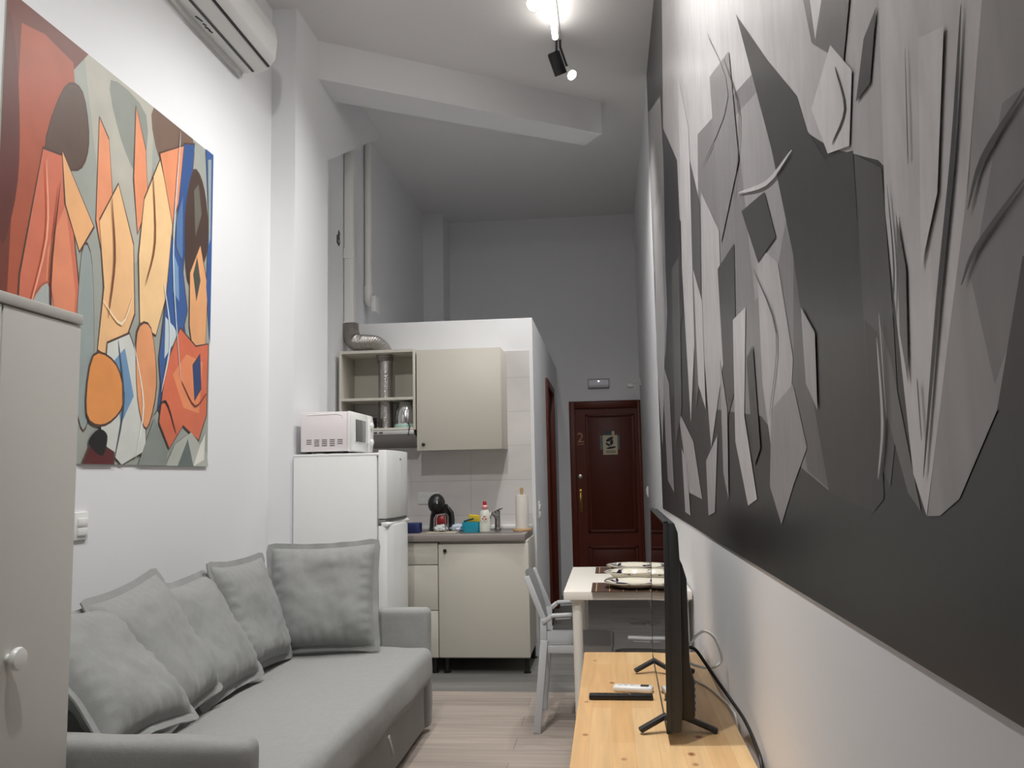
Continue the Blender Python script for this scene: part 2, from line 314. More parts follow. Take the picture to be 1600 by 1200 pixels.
SH = [
 ((176, 174, 162), [(2.956, 2.925), (3.472, 2.925), (3.472, 2.295), (3.290, 2.138), (3.077, 2.452)], False),
 ((138, 142, 134), [(3.138, 2.893), (3.412, 2.862), (3.381, 2.579), (3.229, 2.673)], True),
 ((116, 92, 78), [(3.472, 2.925), (3.837, 2.925), (3.776, 2.610), (3.533, 2.704)], True),
 ((112, 58, 46), [(2.530, 1.350), (2.530, 2.925), (2.986, 2.925), (2.895, 2.815), (2.682, 2.830), (2.621, 2.295), (2.606, 1.350)], False),
 ((170, 88, 64), [(2.606, 2.846), (2.728, 2.870), (2.895, 2.846), (2.925, 2.673), (2.788, 2.610), (2.697, 2.216), (2.667, 1.823), (2.591, 1.823)], False),
 ((96, 48, 42), [(2.553, 2.846), (2.606, 2.610), (2.621, 2.295), (2.560, 2.059), (2.530, 2.295), (2.530, 2.768)], True),
 ((84, 62, 54), [(2.751, 2.446), (2.846, 2.729), (2.959, 2.761), (3.010, 2.577), (2.943, 2.443)], True),
 ((92, 72, 62), [(2.758, 2.452), (2.849, 2.720), (2.956, 2.752), (3.001, 2.579), (2.940, 2.452)], True),
 ((84, 62, 54), [(2.634, 1.373), (2.642, 1.980), (2.741, 2.462), (2.865, 2.478), (2.929, 2.241), (2.995, 1.947), (2.958, 1.372)], False),
 ((206, 116, 90), [(2.636, 1.382), (2.652, 1.980), (2.743, 2.452), (2.864, 2.468), (2.925, 2.232), (2.986, 1.949), (2.956, 1.382)], False),
 ((222, 140, 106), [(2.773, 1.508), (2.788, 2.106), (2.880, 2.295), (2.956, 1.980), (2.925, 1.429)], False),
 ((84, 62, 54), [(2.845, 2.492), (3.063, 2.261), (2.973, 2.136), (2.870, 2.295)], False),
 ((232, 176, 124), [(2.849, 2.484), (3.054, 2.263), (2.971, 2.145), (2.880, 2.295)], False),
 ((168, 174, 170), [(2.743, 1.885), (2.819, 1.917), (2.834, 1.696), (2.758, 1.665)], True),
 ((84, 62, 54), [(2.985, 2.147), (3.055, 2.115), (3.088, 1.656), (3.032, 1.467), (2.967, 1.656)], True),
 ((150, 160, 158), [(2.986, 2.138), (3.054, 2.106), (3.085, 1.665), (3.032, 1.476), (2.971, 1.665)], True),
 ((84, 62, 54), [(3.068, 2.714), (3.139, 2.651), (3.190, 2.351), (3.139, 2.097), (3.066, 2.286)], False),
 ((228, 150, 110), [(3.070, 2.704), (3.138, 2.641), (3.184, 2.358), (3.138, 2.106), (3.070, 2.295)], False),
 ((84, 62, 54), [(3.088, 2.303), (3.214, 2.493), (3.341, 2.271), (3.366, 1.974), (3.245, 1.750), (3.104, 1.782), (3.130, 2.038)], False),
 ((238, 190, 138), [(3.092, 2.295), (3.214, 2.484), (3.336, 2.263), (3.358, 1.980), (3.244, 1.760), (3.108, 1.791), (3.138, 2.043)], False),
 ((84, 62, 54), [(3.326, 2.871), (3.414, 2.714), (3.447, 2.476), (3.366, 2.317), (3.321, 2.541)], False),
 ((226, 146, 106), [(3.328, 2.862), (3.412, 2.704), (3.442, 2.484), (3.366, 2.326), (3.328, 2.547)], False),
 ((84, 62, 54), [(3.408, 2.493), (3.534, 2.714), (3.660, 2.492), (3.647, 2.163), (3.534, 1.908), (3.401, 1.940), (3.373, 2.229)], False),
 ((240, 200, 148), [(3.412, 2.484), (3.533, 2.704), (3.655, 2.484), (3.640, 2.169), (3.533, 1.917), (3.404, 1.949), (3.381, 2.232)], False),
 ((84, 62, 54), [(3.525, 2.740), (3.750, 2.863), (3.747, 2.638), (3.654, 2.443)], False),
 ((224, 144, 104), [(3.533, 2.736), (3.746, 2.854), (3.738, 2.641), (3.655, 2.452)], False),
 ((84, 62, 54), [(3.746, 2.871), (3.854, 2.911), (3.794, 2.462), (3.750, 2.129), (3.840, 1.845), (3.654, 1.530), (3.561, 1.593), (3.634, 2.035)], False),
 ((52, 84, 138), [(3.746, 2.862), (3.852, 2.901), (3.792, 2.452), (3.746, 2.138), (3.837, 1.854), (3.655, 1.539), (3.564, 1.602), (3.640, 2.043)], False),
 ((148, 176, 196), [(3.617, 2.169), (3.693, 2.075), (3.746, 1.885), (3.655, 1.823), (3.594, 1.980)], False),
 ((86, 120, 168), [(3.693, 2.484), (3.746, 2.610), (3.754, 2.326), (3.700, 2.200)], False),
 ((84, 62, 54), [(3.768, 2.518), (3.844, 2.777), (3.962, 2.713), (4.013, 2.450), (3.899, 2.254), (3.804, 2.223)], True),
 ((74, 56, 50), [(3.776, 2.515), (3.845, 2.768), (3.959, 2.704), (4.004, 2.452), (3.898, 2.263), (3.807, 2.232)], True),
 ((100, 98, 88), [(3.852, 2.673), (3.898, 2.720), (3.936, 2.579), (3.875, 2.452)], False),
 ((84, 62, 54), [(3.825, 2.272), (3.929, 2.430), (4.018, 2.239), (4.000, 1.877), (3.897, 1.813), (3.831, 2.004)], False),
 ((226, 166, 116), [(3.830, 2.263), (3.928, 2.421), (4.012, 2.232), (3.997, 1.885), (3.898, 1.823), (3.837, 2.011)], False),
 ((74, 78, 70), [(3.860, 2.263), (3.898, 2.358), (3.936, 2.248), (3.898, 2.138)], False),
 ((56, 90, 146), [(3.966, 2.925), (4.050, 2.925), (4.050, 1.949), (3.997, 2.232), (4.012, 2.579)], False),
 ((150, 160, 160), [(3.992, 2.878), (4.027, 2.893), (4.035, 2.484), (4.017, 2.452)], False),
 ((84, 62, 54), [(3.647, 2.399), (3.748, 2.304), (3.815, 2.078), (3.752, 1.910), (3.654, 1.813), (3.592, 1.656), (3.559, 1.814), (3.612, 2.114)], False),
 ((58, 92, 150), [(3.647, 2.389), (3.746, 2.295), (3.807, 2.075), (3.746, 1.917), (3.655, 1.823), (3.594, 1.665), (3.564, 1.823), (3.617, 2.106)], False),
 ((120, 154, 190), [(3.662, 2.326), (3.716, 2.263), (3.731, 2.106), (3.670, 2.138)], False),
 ((196, 208, 212), [(3.609, 2.011), (3.685, 1.980), (3.746, 1.933), (3.670, 1.885), (3.609, 1.823)], False),
 ((176, 100, 80), [(2.675, 1.828), (2.790, 1.989), (2.841, 1.828), (2.790, 1.593), (2.694, 1.562)], True),
 ((170, 176, 172), [(2.682, 1.823), (2.788, 1.980), (2.834, 1.823), (2.788, 1.602), (2.697, 1.571)], True),
 ((84, 62, 54), [(3.616, 1.795), (3.744, 1.989), (3.901, 1.926), (4.033, 1.956), (4.028, 1.598), (3.949, 1.468), (3.790, 1.530), (3.666, 1.420), (3.571, 1.534)], False),
 ((214, 110, 78), [(3.624, 1.791), (3.746, 1.980), (3.898, 1.917), (4.027, 1.949), (4.020, 1.602), (3.944, 1.476), (3.792, 1.539), (3.670, 1.429), (3.579, 1.539)], False),
 ((232, 142, 98), [(3.685, 1.760), (3.807, 1.870), (3.974, 1.854), (3.944, 1.602), (3.792, 1.618)], False),
 ((84, 62, 54), [(3.869, 1.829), (3.946, 1.895), (3.965, 1.721), (3.896, 1.656)], False),
 ((44, 66, 116), [(3.875, 1.823), (3.944, 1.885), (3.959, 1.728), (3.898, 1.665)], False),
 ((84, 62, 54), [(3.163, 1.830), (3.321, 1.895), (3.449, 1.734), (3.478, 1.406), (3.289, 1.341), (3.131, 1.438)], False),
 ((206, 210, 204), [(3.168, 1.823), (3.320, 1.885), (3.442, 1.728), (3.472, 1.413), (3.290, 1.350), (3.138, 1.445)], False),
 ((112, 148, 184), [(3.214, 1.760), (3.290, 1.823), (3.366, 1.633), (3.275, 1.508)], False),
 ((84, 62, 54), [(3.072, 1.767), (3.234, 1.752), (3.299, 1.600), (3.169, 1.498), (3.040, 1.533)], True),
 ((228, 150, 84), [(3.077, 1.760), (3.229, 1.744), (3.290, 1.602), (3.168, 1.508), (3.047, 1.539)], True),
 ((84, 62, 54), [(3.377, 1.910), (3.489, 1.942), (3.549, 1.693), (3.473, 1.498), (3.392, 1.625)], True),
 ((228, 156, 108), [(3.381, 1.901), (3.488, 1.933), (3.541, 1.696), (3.472, 1.508), (3.396, 1.633)], True),
 ((132, 140, 134), [(3.412, 1.350), (3.533, 1.555), (3.655, 1.413), (3.640, 1.350)], False),
 ((176, 180, 170), [(3.640, 1.350), (3.716, 1.445), (3.868, 1.508), (4.035, 1.413), (4.050, 1.350)], False),
 ((96, 108, 104), [(3.746, 1.350), (3.837, 1.476), (3.898, 1.350)], False),
 ((222, 222, 212), [(3.898, 1.350), (3.966, 1.460), (4.012, 1.508), (4.004, 1.382)], False),
 ((84, 62, 54), [(3.023, 1.347), (3.086, 1.451), (3.238, 1.399), (3.238, 1.346)], False),
 ((92, 34, 38), [(3.032, 1.350), (3.092, 1.445), (3.229, 1.397), (3.229, 1.350)], False),
 ((28, 24, 26), [(3.062, 1.429), (3.123, 1.484), (3.184, 1.460), (3.153, 1.382)], True),
 ((120, 70, 52), [(3.171, 2.390), (3.205, 2.169), (3.171, 1.948), (3.166, 1.949), (3.193, 2.169), (3.166, 2.389)], True),
 ((128, 76, 56), [(3.475, 2.610), (3.509, 2.326), (3.444, 2.137), (3.440, 2.138), (3.497, 2.327), (3.470, 2.610)], True),
 ((96, 46, 40), [(2.836, 2.326), (2.810, 1.980), (2.852, 1.665), (2.847, 1.665), (2.798, 1.980), (2.832, 2.327)], True),
 ((244, 226, 196), [(3.139, 1.982), (3.258, 1.923), (3.334, 2.044), (3.338, 2.042), (3.261, 1.911), (3.137, 1.978)], True),
 ((206, 220, 228), [(3.597, 2.138), (3.662, 1.917), (3.597, 1.696), (3.591, 1.697), (3.648, 1.917), (3.591, 2.137)], True),
 ((120, 54, 40), [(3.778, 1.730), (3.899, 1.639), (4.003, 1.699), (4.006, 1.694), (3.897, 1.628), (3.775, 1.726)], True),
 ((240, 170, 140), [(2.680, 1.823), (2.768, 2.138), (2.756, 2.389), (2.760, 2.390), (2.778, 2.137), (2.684, 1.822)], True),
 ((70, 84, 96), [(3.247, 1.823), (3.297, 1.602), (3.247, 1.397), (3.242, 1.398), (3.283, 1.602), (3.242, 1.822)], True),
 ((238, 238, 230), [(3.368, 1.823), (3.447, 1.602), (3.398, 1.397), (3.394, 1.398), (3.437, 1.602), (3.364, 1.822)], True),
 ((40, 40, 46), [(3.532, 1.572), (3.626, 1.639), (3.718, 1.509), (3.714, 1.506), (3.622, 1.628), (3.535, 1.569)], True),
 ((190, 206, 216), [(3.703, 2.846), (3.668, 2.295), (3.748, 1.791), (3.744, 1.791), (3.656, 2.295), (3.698, 2.846)], True)]
panel('abstract_painting', 'large colourful abstract print of orange, peach and blue shards on the left wall', 'painting', XL, 1, (2.530, 4.050, 1.350, 2.925), SH, paint((158, 162, 154)), .006, .42, (1, 1, 1))
SH = [
 ((182, 180, 181), [(4.294, 4.418), (0.630, 1.751), (0.744, 1.667), (0.774, 1.491), (0.940, 1.521), (1.145, 1.675), (1.359, 1.774), (1.632, 1.932), (2.116, 1.956), (2.768, 1.899), (4.011, 2.465), (4.715, 3.192)], False),
 ((124, 122, 123), [(3.115, 2.508), (1.953, 2.190), (1.595, 1.746), (1.474, 1.456), (1.476, 1.232), (1.767, 1.291), (2.095, 1.402), (2.919, 1.480), (3.290, 1.971)], False),
 ((150, 148, 149), [(2.249, 2.210), (1.852, 2.112), (1.659, 1.803), (1.822, 1.692), (2.103, 1.681)], False),
 ((92, 90, 91), [(1.638, 1.796), (1.562, 1.630), (1.468, 1.232), (1.650, 1.272), (1.729, 1.440)], False),
 ((56, 54, 55), [(2.172, 2.449), (1.806, 2.141), (1.565, 1.953), (1.505, 1.862), (1.400, 1.772), (1.251, 1.729), (1.247, 1.498), (1.260, 1.212), (1.500, 1.234), (1.592, 1.426), (1.667, 1.680), (1.821, 1.955)], False),
 ((78, 76, 77), [(1.246, 1.722), (1.133, 1.660), (1.127, 1.475), (1.131, 1.345), (1.181, 1.248), (1.253, 1.300)], False),
 ((110, 108, 109), [(1.183, 1.469), (1.147, 1.412), (1.075, 1.220), (1.115, 1.241), (1.181, 1.349)], False),
 ((52, 50, 51), [(1.245, 1.480), (1.192, 1.453), (1.211, 1.231), (1.260, 1.212)], False),
 ((206, 204, 205), [(1.094, 1.920), (0.806, 1.741), (0.883, 1.544), (0.966, 1.388), (1.057, 1.216), (1.092, 1.265), (1.114, 1.456), (1.129, 1.601)], False),
 ((158, 156, 157), [(0.806, 1.741), (0.638, 1.706), (0.740, 1.432), (0.854, 1.324), (0.959, 1.238), (1.016, 1.218), (1.055, 1.216), (0.960, 1.401), (0.879, 1.550)], False),
 ((128, 126, 127), [(0.795, 1.598), (0.703, 1.590), (0.735, 1.462), (0.855, 1.348), (0.888, 1.454)], False),
 ((44, 42, 43), [(0.781, 1.453), (0.682, 1.437), (0.707, 1.284), (0.854, 1.324)], False),
 ((170, 168, 169), [(2.048, 1.808), (1.812, 1.703), (1.716, 1.489), (1.765, 1.393), (1.988, 1.323), (2.057, 1.475)], False),
 ((140, 138, 139), [(1.964, 1.408), (1.729, 1.440), (1.640, 1.313), (1.780, 1.241), (1.917, 1.158), (2.027, 1.238)], False),
 ((150, 148, 149), [(6.077, 3.851), (4.808, 3.421), (4.658, 2.376), (5.215, 1.961), (6.156, 2.737)], False),
 ((54, 52, 53), [(4.715, 3.192), (3.957, 2.724), (3.941, 2.024), (4.870, 1.626), (4.935, 2.443)], False),
 ((198, 196, 197), [(3.734, 3.024), (3.407, 2.653), (3.407, 1.920), (3.807, 1.491), (3.926, 2.199)], False),
 ((88, 86, 87), [(3.410, 2.521), (3.132, 2.247), (3.264, 1.698), (3.571, 1.529)], False),
 ((176, 174, 175), [(3.076, 2.277), (2.663, 2.016), (2.680, 1.619), (3.108, 1.358), (3.228, 1.789)], False),
 ((66, 64, 65), [(2.731, 1.911), (2.374, 1.897), (2.448, 1.516), (2.689, 1.423)], False),
 ((184, 182, 183), [(2.463, 1.699), (2.236, 1.692), (2.341, 1.419), (2.206, 1.204), (2.349, 1.183), (2.523, 1.358)], False),
 ((150, 148, 149), [(5.561, 2.007), (4.987, 1.782), (4.922, 1.165), (5.401, 1.234)], False),
 ((170, 168, 169), [(4.444, 1.594), (3.730, 1.405), (3.473, 1.169), (4.001, 1.184)], False),
 ((168, 166, 167), [(3.284, 1.316), (2.916, 1.394), (3.078, 1.136), (3.278, 1.114)], False),
 ((104, 102, 103), [(1.512, 2.181), (1.189, 1.980), (1.263, 1.870), (1.436, 1.989)], False),
 ((206, 204, 205), [(1.443, 2.115), (1.328, 2.045), (1.411, 1.981)], False),
 ((64, 62, 63), [(1.164, 1.853), (1.105, 1.866), (1.150, 1.783), (1.216, 1.786)], False),
 ((64, 62, 63), [(2.223, 1.941), (1.908, 1.887), (1.811, 1.758), (2.028, 1.757)], False),
 ((210, 208, 209), [(1.324, 1.927), (1.224, 1.837), (1.259, 1.739), (1.376, 1.772), (1.461, 1.883)], False),
 ((168, 166, 167), [(5.768, 3.042), (4.999, 2.919), (5.133, 2.103), (5.774, 1.441), (6.101, 2.080)], False),
 ((90, 88, 89), [(4.490, 2.335), (4.026, 2.285), (4.222, 1.578), (4.706, 1.408)], False),
 ((188, 186, 187), [(3.441, 2.082), (3.183, 1.900), (3.212, 1.502), (3.434, 1.619)], False),
 ((130, 128, 129), [(2.705, 2.533), (2.302, 2.415), (2.223, 2.078), (2.620, 1.964)], False),
 ((60, 58, 59), [(2.255, 1.562), (2.152, 1.579), (2.117, 1.327), (2.220, 1.283)], False),
 ((156, 154, 155), [(1.618, 1.571), (1.524, 1.508), (1.537, 1.375), (1.611, 1.428)], False),
 ((176, 174, 175), [(4.309, 1.395), (4.063, 1.329), (3.985, 1.081), (4.240, 1.088)], False),
 ((150, 148, 149), [(2.767, 1.631), (2.648, 1.459), (2.710, 1.190), (2.801, 1.268)], False),
 ((108, 106, 107), [(1.082, 1.586), (1.061, 1.509), (1.080, 1.372), (1.098, 1.437)], False),
 ((222, 220, 221), [(0.971, 1.752), (0.901, 1.729), (0.950, 1.566), (1.013, 1.497)], False),
 ((40, 38, 39), [(0.863, 1.715), (0.909, 1.594), (0.978, 1.447), (1.045, 1.280), (1.041, 1.278), (0.967, 1.442), (0.898, 1.589), (0.859, 1.713)], True),
 ((50, 48, 49), [(0.758, 1.589), (0.841, 1.565), (0.875, 1.530), (0.873, 1.527), (0.837, 1.556), (0.757, 1.586)], True),
 ((60, 58, 59), [(0.771, 1.514), (0.869, 1.485), (0.903, 1.459), (0.902, 1.456), (0.866, 1.478), (0.770, 1.511)], True),
 ((46, 44, 45), [(1.300, 1.872), (1.270, 1.800), (1.336, 1.779), (1.335, 1.775), (1.261, 1.796), (1.297, 1.874)], True),
 ((50, 48, 49), [(1.106, 1.618), (1.104, 1.519), (1.127, 1.442), (1.125, 1.442), (1.098, 1.518), (1.104, 1.618)], True),
 ((60, 58, 59), [(1.014, 1.750), (1.028, 1.639), (1.025, 1.639), (1.012, 1.750)], True),
 ((64, 62, 63), [(2.665, 2.640), (2.342, 2.306), (2.893, 2.329), (2.893, 2.326), (2.336, 2.301), (2.663, 2.643)], True),
 ((60, 58, 59), [(2.053, 1.731), (1.855, 1.560), (1.966, 1.409), (1.963, 1.406), (1.845, 1.563), (2.051, 1.734)], True),
 ((190, 188, 189), [(2.209, 1.985), (1.876, 1.890), (1.641, 1.870), (1.641, 1.875), (1.873, 1.901), (2.208, 1.989)], True),
 ((190, 188, 189), [(1.187, 1.434), (1.190, 1.333), (1.217, 1.266), (1.213, 1.264), (1.180, 1.331), (1.183, 1.434)], True),
 ((60, 58, 59), [(2.358, 2.404), (2.176, 2.176), (2.311, 2.022), (2.308, 2.019), (2.166, 2.177), (2.355, 2.406)], True),
 ((90, 88, 89), [(1.048, 1.368), (1.047, 1.309), (1.044, 1.309), (1.044, 1.368)], True),
 ((196, 194, 195), [(1.170, 1.462), (1.167, 1.348), (1.165, 1.348), (1.167, 1.462)], True)]
panel('abstract_mural', 'huge black, grey and white abstract mural panel covering the right wall', 'mural', XR, -1, (.25, 6.05, 1.036, HC), SH, paint((44, 43, 43), .34, .26, 7., (1, 3.5, 1)), .004, .34, (1, 3.5, 1))


# ------------------------------------------------------------------ wardrobe
W0, W1, WX = 1.555, 2.162, -1.40
t = thing('wardrobe', 'pale grey two door wardrobe with round white knobs in the left foreground', 'wardrobe', (-1.67, 1.86, 0))
MB().box(-1.94, WX-.022, W0+.004, W1-.004, .06, 1.70).box(-1.92, WX-.06, W0+.01, W1-.01, 0, .06).build('body', WARD, t)
MB().box(-1.945, WX+.004, W0, W1+.002, 1.70, 1.728, .003).build('top_panel', WARD, t)
for a, b, k in ((W0+.002, 1.853, 1.795), (1.858, W1-.001, 1.922)):
    dd = MB().box(WX-.02, WX, a, b, .065, 1.697, .002).build('door', WARD, t)
    MB().lathe([(.011, 0), (.011, .012), (.020, .016), (.026, .022), (.027, .028), (.024, .034), (.012, .036)], (WX, k, .873), 28, (1, 0, 0)).build('knob', WHITEP, dd)

# ------------------------------------------------------------------ air conditioner, switches, sockets
t = thing('air_conditioner', 'white split air conditioner high on the left wall', 'air conditioner', (XL, 3.95, 3.5))
prof = [(0, 3.515), (.10, 3.50), (.165, 3.525), (.205, 3.58), (.215, 3.68), (.20, 3.76), (.16, 3.79), (0, 3.79)]
MB().prism([(XL+x, z) for x, z in prof], 'y', 3.56, 4.37, .006).build('body', WHITEP, t)
MB().prism([(XL, 3.49), (XL+.018, 3.485), (XL+.02, 3.52), (XL, 3.52)], 'y', 3.56, 4.37).build('back_plate', WHITEP, t)
MB().bar((XL+.092, 3.58, 3.5), (XL+.092, 4.33, 3.5), .013, .008).build('air_slot', BLACKP, t)
MB().bar((XL+.172, 3.58, 3.532), (XL+.172, 4.35, 3.532), .013, .008, (-.5, 0, 1)).build('louver_gap', GREYP, t)
lb = MB()
for i, (dy, l) in enumerate(((0, .05), (.07, .02), (.10, .03), (.135, .025))):
    lb.bar((XL+.045+.004*(i % 2), 3.76+dy, 3.5055), (XL+.055, 3.76+dy+l, 3.5055), .008, .003)
lb.build('worn_label', GREYP, t)
t = thing('light_switch', 'white double light switch on the left wall beside the wardrobe', 'light switch', (XL, 3.05, 1.12))
MB().box(XL, XL+.010, 3.00, 3.08, 1.07, 1.172, .003).build('plate', WHITEP, t)
for z in (1.10, 1.135): MB().box(XL+.009, XL+.016, 3.012, 3.068, z-.014, z+.014, .002).build('rocker', WHITEP, t)
t = thing('wall_socket', 'white double wall socket above the worktop beside the coffee machine', 'socket', (-1.27, YK-.008, 1.13))
MB().box(-1.395, -1.235, YK-.018, YK-.008, 1.085, 1.172, .003).build('plate', WHITEP, t)
for x in (-1.352, -1.275): MB().lathe([(.022, 0), (.022, .003), (.018, .003), (.016, .0008)], (x, YK-.018, 1.128), 24, (0, -1, 0)).build('outlet', WHITEP, t)
t = thing('wall_switch', 'white switch plate on the side wall of the bathroom box', 'light switch', (XP, 6.56, 1.02))
MB().box(XP, XP+.01, 6.50, 6.62, .955, 1.085, .003).build('plate', WHITEP, t)
for z in (.99, 1.045): MB().box(XP+.009, XP+.016, 6.52, 6.60, z-.02, z+.02, .002).build('rocker', WHITEP, t)
t = thing('emergency_light', 'grey emergency light box on the wall above the entrance door', 'emergency light', (-.07, YB, 2.21))
MB().box(-.185, .045, YB-.012, YB, 2.205, 2.315, .004).build('base', mat('mid_grey_plastic', (130, 130, 134), .5), t)
MB().prism([(YB-.012, 2.215), (YB-.035, 2.222), (YB-.05, 2.245), (YB-.05, 2.28), (YB-.035, 2.30), (YB-.012, 2.308)], 'x', -.178, .038, .004).build('diffuser', mat('grey_diffuser', (236, 236, 242), .5), t)
MB().ell((-.07, YB-.05, 2.285), .006, .004, .006, 12, 8).build('indicator_lamp', mat('white_led', (255, 255, 255), .3, emit=3.), t)
t = thing('door_sensor', 'small white sensor on a bracket high on the right wall by the door', 'sensor', (XR, 9.05, 2.2))
MB().box(XR-.012, XR, 9.02, 9.08, 2.19, 2.27, .003).cyl((XR-.01, 9.05, 2.235), (XR-.09, 9.05, 2.225), .008).build('bracket', WHITEP, t)
MB().box(XR-.14, XR-.075, 9.015, 9.085, 2.175, 2.215, .008).build('sensor_head', WHITEP, t)
t = thing('door_buzzer', 'small white switch on the right wall beside the entrance door', 'switch', (XR, 8.3, 1.1))
MB().box(XR-.012, XR, 8.2, 8.4, 1.06, 1.16, .003).build('plate', WHITEP, t)
MB().box(XR-.018, XR-.011, 8.24, 8.36, 1.08, 1.14, .003).build('rocker', WHITEP, t)
t = thing('door_poster', 'small cream poster with dark abstract blots taped to the entrance door', 'poster', (.04, YB, 1.53))
YP = YB+.0055
MB().box(-.075, .135, YP-.001, YP, 1.545, 1.70).build('backing_sheet', mat('green_grey_paper', (104, 112, 112), .7), t)
MB().box(-.043, .113, YP-.003, YP-.001, 1.49, 1.70).build('paper', mat('cream_paper', (196, 186, 160), .7), t)
MB().box(-.03, .085, YP-.002, YP, 1.70, 1.745).build('top_strip', mat('slate_paper', (70, 78, 82), .7), t)
MB().box(.055, .083, YP-.003, YP-.002, 1.702, 1.742).build('tag', mat('cream_paper', (196, 186, 160), .7), t)
ik = MB(); ink = mat('ink', (38, 32, 44), .6)
for cx, cz, rx, rz, a in ((.03, 1.655, .045, .018, .5), (.05, 1.62, .018, .03, -.3), (.01, 1.60, .03, .012, -.6), (.045, 1.565, .052, .012, .15)):
    ik.prism([(cx+rx*cos(u)*cos(a)-rz*sin(u)*sin(a), cz+rx*cos(u)*sin(a)+rz*sin(u)*cos(a)) for u in [2*pi*k/14 for k in range(14)]], 'y', YP-.0036, YP-.003)
for z in (1.525, 1.51): ik.box(-.01, .09, YP-.0036, YP-.003, z, z+.006)
ik.build('ink_marks', ink, t)

# ------------------------------------------------------------------ ceiling track light
t = thing('track_light', 'ceiling track light with a glowing tube and black and white spot heads', 'ceiling light', (-.25, 4.6, HC))
MB().box(-.272, -.222, 3.3, 5.42, HC-.022, HC, .003).build('rail', WHITEP, t)
MB().tube([(-.247, 3.7, HC-.095), (-.247, 5.23, HC-.095)], .019, 14).build('glowing_tube', TUBEL, t)
for y in (3.8, 4.4, 5.0): MB().cyl((-.247, y, HC-.09), (-.247, y, HC-.02), .007, n=10).build('tube_clip', WHITEP, t)
def head(c, d, r, L, m, stem, lit):
    c, d = Vector(c), Vector(d).normalized()
    h = MB().lathe([(r*.80, 0), (r*.97, .008), (r, .02), (r, L), (r*.9, L), (r*.86, L-.02)], c-d*L*.5, 28, d).build('spot_head', m, t)
    MB().lathe([(r*.86, 0), (r*.7, .006)], c+d*(L*.5-.02), 24, d).build('lamp_lens', LAMP if lit else GREYP, h)
    tag(h, ('black' if m is BLACKP else 'white') + ' spot head')
    mid = c + Vector((0, 0, r*.4)) - d*L*.1
    MB().tube([stem, (stem[0], stem[1], stem[2]-.05), tuple(mid)], .008, 8).build('spot_arm', GREYP, h)
head((-.250, 5.46, 3.985), (.30, .45, -.84), .042, .15, BLACKP, (-.247, 5.38, HC-.02), False)
head((-.180, 5.58, 3.98), (.45, -.55, -.72), .036, .11, WHITEP, (-.225, 5.41, HC-.02), True)
head((-.325, 4.80, 4.05), (-.5, -.5, -.7), .042, .12, WHITEP, (-.262, 4.78, HC-.02), True)
head((-.30, 3.6, 4.0), (-.75, .15, -.65), .042, .12, BLACKP, (-.262, 3.6, HC-.02), True)
t2 = thing('track_light', 'unseen second ceiling track nearer the camera with two black spot heads and an added fill tube', 'ceiling light', (-.7, 1.6, HC))
MB().box(-.725, -.675, .6, 2.7, HC-.022, HC, .003).build('rail', WHITEP, t2)
t = t2
MB().tube([(-.70, 1.35, HC-.095), (-.70, 2.15, HC-.095)], .019, 14).build('glowing_tube', TUBEL, t)  # unseen extra tube, added only to brighten the ceiling
for y in (1.45, 2.05): MB().cyl((-.70, y, HC-.09), (-.70, y, HC-.02), .007, n=10).build('tube_clip', WHITEP, t)
head((-.70, 2.3, 4.0), (.5, .4, -.75), .042, .12, BLACKP, (-.70, 2.3, HC-.02), True)
head((-.70, 1.2, 4.0), (-.2, .5, -.8), .042, .12, BLACKP, (-.70, 1.2, HC-.02), True)

# ------------------------------------------------------------------ pipes in the recess
t = thing('vent_pipe', 'thick white ventilation pipe running down the recess wall above the foil duct', 'pipe', (-1.875, 6.2, 2.39))
MB().box(-1.915, -1.845, 6.16, 6.24, 2.39, 3.80, .006).build('square_pipe', WHITEP, t)
MB().box(-1.918, -1.838, 6.15, 6.25, 2.92, 3.0, .005).build('collar', WHITEP, t)
MB().box(-1.918, -1.84, 6.152, 6.248, 2.375, 2.44, .005).build('collar', WHITEP, t)
t = thing('drain_pipe', 'thin white pipe with an elbow behind the ventilation pipe', 'pipe', (-1.885, 6.72, 2.7))
MB().cyl((-1.885, 6.72, 2.78), (-1.885, 6.72, HC), .028).build('riser', WHITEP, t)
MB().cyl((-1.885, 6.72, 2.76), (-1.885, 6.72, 2.83), .034).build('collar', WHITEP, t)
MB().tube([(-1.885, 6.72, 2.77), (-1.885, 6.72, 2.72), (-1.875, 6.72, 2.69), (-1.855, 6.72, 2.675), (-1.82, 6.72, 2.675)], .032, 14).build('elbow', WHITEP, t)
MB().box(-1.845, -1.81, 6.66, 6.79, 2.61, 2.74, .004).build('outlet_box', WHITEP, t)
t = thing('wall_hole', 'ragged black cable hole in the recess wall left of the pipes', 'wall box', (XD, 6.03, 3.05))
MB().prism([(6.0, 3.0), (6.05, 2.985), (6.075, 3.02), (6.06, 3.06), (6.07, 3.09), (6.04, 3.105), (6.03, 3.07), (6.0, 3.06)], 'x', XD, XD+.004).build('opening', BLACKP, t)
MB().ell((XD+.004, 6.04, 3.02), .006, .014, .012, 12, 8).build('cable_end', STEEL, t)
t = thing('foil_duct', 'silver flexible foil duct bending from the pipe through the open wall shelf', 'duct', (-1.6, 6.12, 1.6))
pts = []
for k in range(15):
    u = k/14; pts.append((-1.875+.0*u, 6.2-.02*u, 2.40-.07*u))
ctrl = [Vector(p) for p in ((-1.878, 6.2, 2.43), (-1.872, 6.195, 2.36), (-1.835, 6.18, 2.29), (-1.75, 6.145, 2.272), (-1.66, 6.12, 2.255), (-1.602, 6.11, 2.20), (-1.585, 6.11, 2.12))]
pts = []
